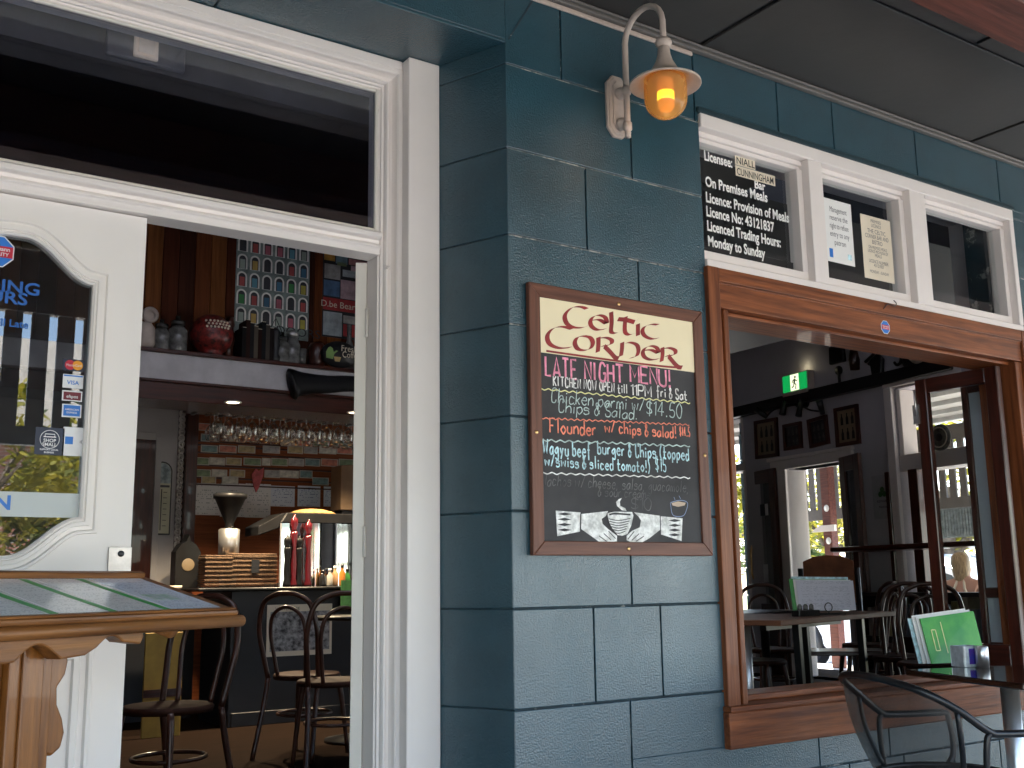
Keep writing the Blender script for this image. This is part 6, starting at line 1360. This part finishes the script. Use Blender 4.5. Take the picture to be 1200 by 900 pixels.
# ---------------- wall pieces on the far wall
a, c = wp(924, 436), wp(953, 456)
ex_ = wall_thing('exit_sign', 'glowing green exit sign with running figure on the far wall', 'exit sign', a[0], c[1]); w_, h_ = .375, .175
B().box(0, w_, -.09, -.001, 0, h_+.012).box(0, w_, -.10, -.0005, -.035, -.0005).build('housing', 'lantern', ex_, bevel=.004)
B().box(.008, w_-.012, -.094, -.0905, .006, h_).build('green_face', mat('exit_green', (.01, .22, .05), .3, emit=(.005, .32, .07), es=.16), ex_)
cx_ = w_/2; B().box(cx_-.062, cx_+.062, -.0955, -.0942, .008, h_-.002).build('white_face', mat('exit_white', (.8, .8, .7), .3, emit=(.80, .85, .55), es=.22), ex_)
b = B(); yf = -.0965
def rib(pts, wd): n0 = len(b.v); b.ribbon(pts, wd); b.v[n0:] = [(x, yf, z) for x, y, z in b.v[n0:]]
circle(b, cx_+.012, .142, .013, yf, 12); rib([(cx_+.006, .125), (cx_-.006, .08)], .026); rib([(cx_-.004, .085), (cx_+.022, .062), (cx_+.012, .025), (cx_+.024, .022)], .013); rib([(cx_-.006, .082), (cx_-.016, .05), (cx_-.044, .042)], .013); rib([(cx_+.006, .120), (cx_+.030, .100), (cx_+.044, .108)], .010); rib([(cx_+.0, .120), (cx_-.026, .108), (cx_-.034, .088)], .010)
b.build('running_figure', mat('exit_figure', (.005, .10, .03), .4), ex_)
el = bpy.data.lights.new('exit_glow', 'POINT'); el.energy = .035; el.color = (.9, .8, .5); el.shadow_soft_size = .05; eo = bpy.data.objects.new('exit_glow', el); COL.objects.link(eo); eo.parent = ex_; eo.location = (w_*.75, -.06, h_+.06)
for q0, q1, til, lab in (((885, 494), (914, 534), .02, 'leftmost dark framed bottle print on the far wall above the inner door'), ((919, 498), (942, 525), 0, 'smallest dark framed print, second from the left above the inner door'), ((949, 492), (974, 522), -.06, 'tilted dark framed print, third from the left above the inner door'), ((979, 479), (1010, 520), .0, 'rightmost and largest framed bottle print on the far wall')):
    a, c = wp(*q0), wp(*q1); w_, h_ = c[0]-a[0], a[1]-c[1]; t = wall_thing('framed_print', lab, 'picture', a[0], c[1], 0, 'framed bottle prints'); t.rotation_euler = Euler((0, til, WRZ), 'XYZ')
    b = B(); mitre_frame(b, w_, h_, .035, -.03, -.002, 0, 1); b.build('frame', ['dk_x', 'dk_z'], t); B().box(.0345, w_-.0345, -.012, -.003, .0345, h_-.0345).build('mount', 'picmat' if w_ > .3 else 'black', t)
    b = B()
    for r in range(2):
        for k in range(3):
            x, z = w_*(.28+.22*k), h_*(.16+.38*r); u = w_*.055; b.prism([(x-u, z), (x+u, z), (x+u, z+h_*.16), (x+u*.4, z+h_*.22), (x+u*.4, z+h_*.29), (x-u*.4, z+h_*.29), (x-u*.4, z+h_*.22), (x-u, z+h_*.16)], -.0135, -.0125)
    b.build('bottle_print', 'smokeglass' if w_ > .3 else 'greyglass', t)
t = wall_thing('track_light', 'black wavy track light with four spots below the picture rail', 'lamp', 0, 0)
pts = [wp(*q) for q in ((906, 490), (914, 482), (926, 476), (938, 474), (948, 476), (958, 481), (972, 483))]
b = B().tube(cat_rom([(s, -.10, z) for s, z in pts], 5), .010, 8); s, z = wp(944, 472); b.lathe([(.06, 0), (.05, .10)], (s, -.002, z), 16, RX90); b.build('rail', 'blackm', t)
for q, d in (((903, 485), (-.05, -.04, .05)), ((929, 479), (0, -.03, -.09)), ((948, 481), (0, -.03, -.10)), ((973, 478), (.02, -.04, .08))):
    s, z = wp(*q); v = Vector(d).normalized(); p0 = Vector((s, -.12, z)); B().tube([p0-v*.07, p0+v*.07], [.025, .034], 10).build('spot', 'blackm', t)
# little things hung high on the wall
s, z = wp(985, 426); t = wall_thing('padlock', 'big black antique padlock with key hung above the black rail', 'padlock', s, z); B().prism([(-.10, 0), (.10, 0), (.09, .17), (-.09, .17)], -.06, -.01).build('body', 'blackm', t, bevel=.01); B().tube([(.07*math.cos(a), -.03, .17+.13*math.sin(a)) for a in np.linspace(0, PI, 10)], .016, 8).build('shackle', 'blackm', t); B().tube([(0, -.03, -.03), (0, -.03, -.24)], .014, 6).lathe([(.045, -.01), (.045, .01)], (0, -.03, -.07), 10, RX90).build('key', 'blackm', t)
s, z = wp(1003, 410); t = wall_thing('tassel', 'brown leather tassel with ring hung right of the padlock', 'ornament', s, z); B().tube([(-.09, -.03, .10), (-.06, -.03, .03), (0, -.03, .02), (.06, -.03, .03), (.09, -.03, .10)], .014, 6).build('hook', 'blackm', t); B().lathe([(.03, .0), (.055, -.12), (.045, -.22), (0, -.22)], (0, -.03, .02), 12).build('strap', 'bent', t)
s, z = wp(1031, 425); t = wall_thing('iron_tool', 'black old iron clamp on the wall right of the tassel', 'ornament', s, z); B().prism([(-.06, -.12), (.06, -.12), (.08, .02), (.02, .08), (-.08, .03)], -.06, -.01).build('block', 'blackm', t, bevel=.01); B().tube([(-.14, -.04, .03), (.12, -.04, .16), (.14, -.04, .12), (-.1, -.04, -.0)], .015, 6).build('arm', 'blackm', t)
s, z = wp(1080, 411); t = wall_thing('round_plaque', 'round dark plaque with buff emblem partly hidden by the timber head', 'plaque', s, z); B().lathe([(.22, .002), (.22, .03), (.17, .05), (.0, .05)], (0, 0, 0), 26, RX90).build('rim', 'blackm', t); B().lathe([(.12, .0505), (.12, .054)], (0, 0, 0), 20, RX90).build('emblem', 'cream_paper', t)
s, z = wp(1058, 416); t = wall_thing('iron_hook', 'small black iron hook between the clamp and the round plaque', 'hook', s, z); B().tube(cat_rom([(-.02, -.02, .14), (0, -.03, .12), (0, -.03, -.05), (-.03, -.05, -.09), (-.06, -.05, -.06)], 4), .014, 6).build('hook', 'blackm', t)
s, z = wp(1108, 513); t = wall_thing('round_sign', 'round grey vintage sign hung on the side window transom', 'sign', s, z, -.06); b = B().lathe([(.0, .02), (.10, .02), (.115, .012), (.115, 0)], (0, 0, 0), 26, RX90); b.build('disc', mat('grey_sign', (.22, .22, .17), .5, c2=(.06, .06, .05), vs=20), t); b = B().tube([(.085*math.cos(a), -.021, .085*math.sin(a)) for a in np.linspace(0, 2*PI, 20)[:-1]], .006, 5, True); b.build('ring', 'cream_paper', t); B().lathe([(.04, .021), (.035, .026), (0, .026)], (0, 0, 0), 8, RX90).build('boss', 'black', t)
# bar shelf, bookcase and books along the side window
t = wall_thing('bar_ledge', 'dark polished bar ledge with rounded end under the side window', 'ledge', 1.2, 1.35, -.3)
b = B().box(-.60, 1.3, -.2, .22, .0, .045); b.build('top', 'dk_x', t, bevel=.015, seg=2)
for s in (-.45, .42): B().box(s-.03, s+.03, -.03, .03, -1.35+FL, -.0005).build('leg', 'dk_z', t)
bk2 = wall_thing('bookcase', 'low dark bookcase under the side window beside the chairs', 'bookcase', 1.5, FL, -.32)
b = B().box(-.75, .75, 0, .28, .80, .83).box(-.75, .75, 0, .28, .44, .46).box(-.75, -.72, 0, .28, 0, .7999).box(.72, .75, 0, .28, 0, .7999).box(-.7199, .7199, .25, .28, 0, .439).box(-.7199, .7199, .25, .28, .461, .7999); b.build('case', 'blackm', bk2)
bc2 = [(.30, .28, .26), (.42, .38, .24), (.03, .03, .04), (.16, .13, .13), (.30, .32, .36), (.08, .05, .04), (.42, .36, .15), (.20, .24, .32)]
bm2 = [mat(f'book_spine_{i}', c, .5) for i, c in enumerate(bc2)]
for k in range(14):
    p = W0+WX*(.82+.092*k)+WN*-.31; t = thing('book', f"upright book, {ORD[k]} from the left in the low bookcase by the side window", 'book', (p.x, p.y, FL+.4605), WRZ, 'books in the low bookcase'); h = .24+.03*((k*5) % 4)
    B().box(0, .05+.012*(k % 3), 0, .18, 0, h).build('cover', bm2[(k*3) % 8], t, bevel=.003); B().box(.005, .04, .003, .178, .003, h+.001).build('pages', 'cream_paper', t)
# woman sitting outside beyond the side window
per = wall_thing('person', 'person with blonde hair and cream halter top seated outside with back to the room', 'person', .56, .09, 1.2); per.rotation_euler = (0, 0, WRZ+rad(15))
def skin_body(name, verts, edges, radii, material, parent, sub=2):
    me = bpy.data.meshes.new(name); me.from_pydata(verts, edges, []); o = bpy.data.objects.new(name, me); COL.objects.link(o); o.parent = parent; me.materials.append(M[material] if isinstance(material, str) else material)
    md = o.modifiers.new('skin', 'SKIN'); me.skin_vertices.new() if not me.skin_vertices else None
    for v, r in zip(me.skin_vertices[0].data, radii): v.radius = r if isinstance(r, tuple) else (r, r)
    me.skin_vertices[0].data[0].use_root = True; md.use_smooth_shade = True
    s = o.modifiers.new('sub', 'SUBSURF'); s.levels = sub; s.render_levels = sub; return o
V = [(0, 0, .50), (0, -.01, .66), (0, .0, .82), (0, .01, .95), (0, .02, 1.02), (0, .03, 1.09), (0, .04, 1.17), (.15, .01, .955), (.21, .06, .78), (.17, .24, .70), (-.15, .01, .955), (-.21, .06, .78), (-.17, .24, .70), (.10, .02, .47), (.12, .42, .50), (.12, .44, .08), (-.10, .02, .47), (-.12, .42, .50), (-.12, .44, .08), (.19, .36, .71), (-.19, .36, .71), (.12, .56, .04), (-.12, .56, .04)]
Ed = [(0, 1), (1, 2), (2, 3), (3, 4), (4, 5), (5, 6), (3, 7), (7, 8), (8, 9), (9, 19), (3, 10), (10, 11), (11, 12), (12, 20), (0, 13), (13, 14), (14, 15), (15, 21), (0, 16), (16, 17), (17, 18), (18, 22)]
Rr = [(.16, .12), (.125, .09), (.14, .10), (.13, .085), (.055, .055), (.085, .09), (.07, .085), .055, .042, .034, .055, .042, .034, .085, .065, .045, .085, .065, .045, .026, .026, .032, .032]
skin_body('body', V, Ed, Rr, mat('skin', (.42, .22, .15), .5, var=.05), per)
b = B().lathe([(0, .235), (.05, .225), (.085, .185), (.092, .13), (.085, .05), (.07, -.04), (.045, -.10), (0, -.12)], (-.01, .015, 1.035), 20); b.v = [(x*(1+.05*math.sin(14*math.atan2(y-.02, x))), y, z) for x, y, z in b.v]; b.v = [(x, y if y < .05 else .05+(y-.05)*.2, z) for x, y, z in b.v]; b.build('hair', mat('blonde_hair', (.38, .26, .13), .45, c2=(.16, .10, .05), vs=3, stretch=(40, 40, 3)), per)
M['halter'] = mat('cream_top', (.62, .55, .44), .7)
b = B().lathe([(.172, .0), (.150, .10), (.145, .18), (.158, .26), (.150, .30), (.15, .29)], (0, -.008, .52), 22); b.v = [(x, y*.80, z) for x, y, z in b.v]; b.tube([(.10, -.095, .80), (.05, -.075, .92), (.03, -.03, 1.0)], .014, 6).tube([(-.10, -.095, .80), (-.05, -.075, .92), (-.03, -.03, 1.0)], .014, 6); b.build('halter_top', 'halter', per)
p = per.location; t = wall_thing('garden_stool', 'dark stool under the person seated outside', 'stool', .56, 0, 1.2); t.rotation_euler = (0, 0, WRZ+rad(15)); B().lathe([(.2, .37), (.21, .38), (.21, .40), (0, .4)], (0, 0, 0), 20).build('seat', 'blackm', t); 
for k in range(4): a = PI/4+k*PI/2; B().tube([(.13*math.cos(a), .13*math.sin(a), .37), (.2*math.cos(a), .2*math.sin(a), 0)], .015, 6).build('leg', 'blackm', t)
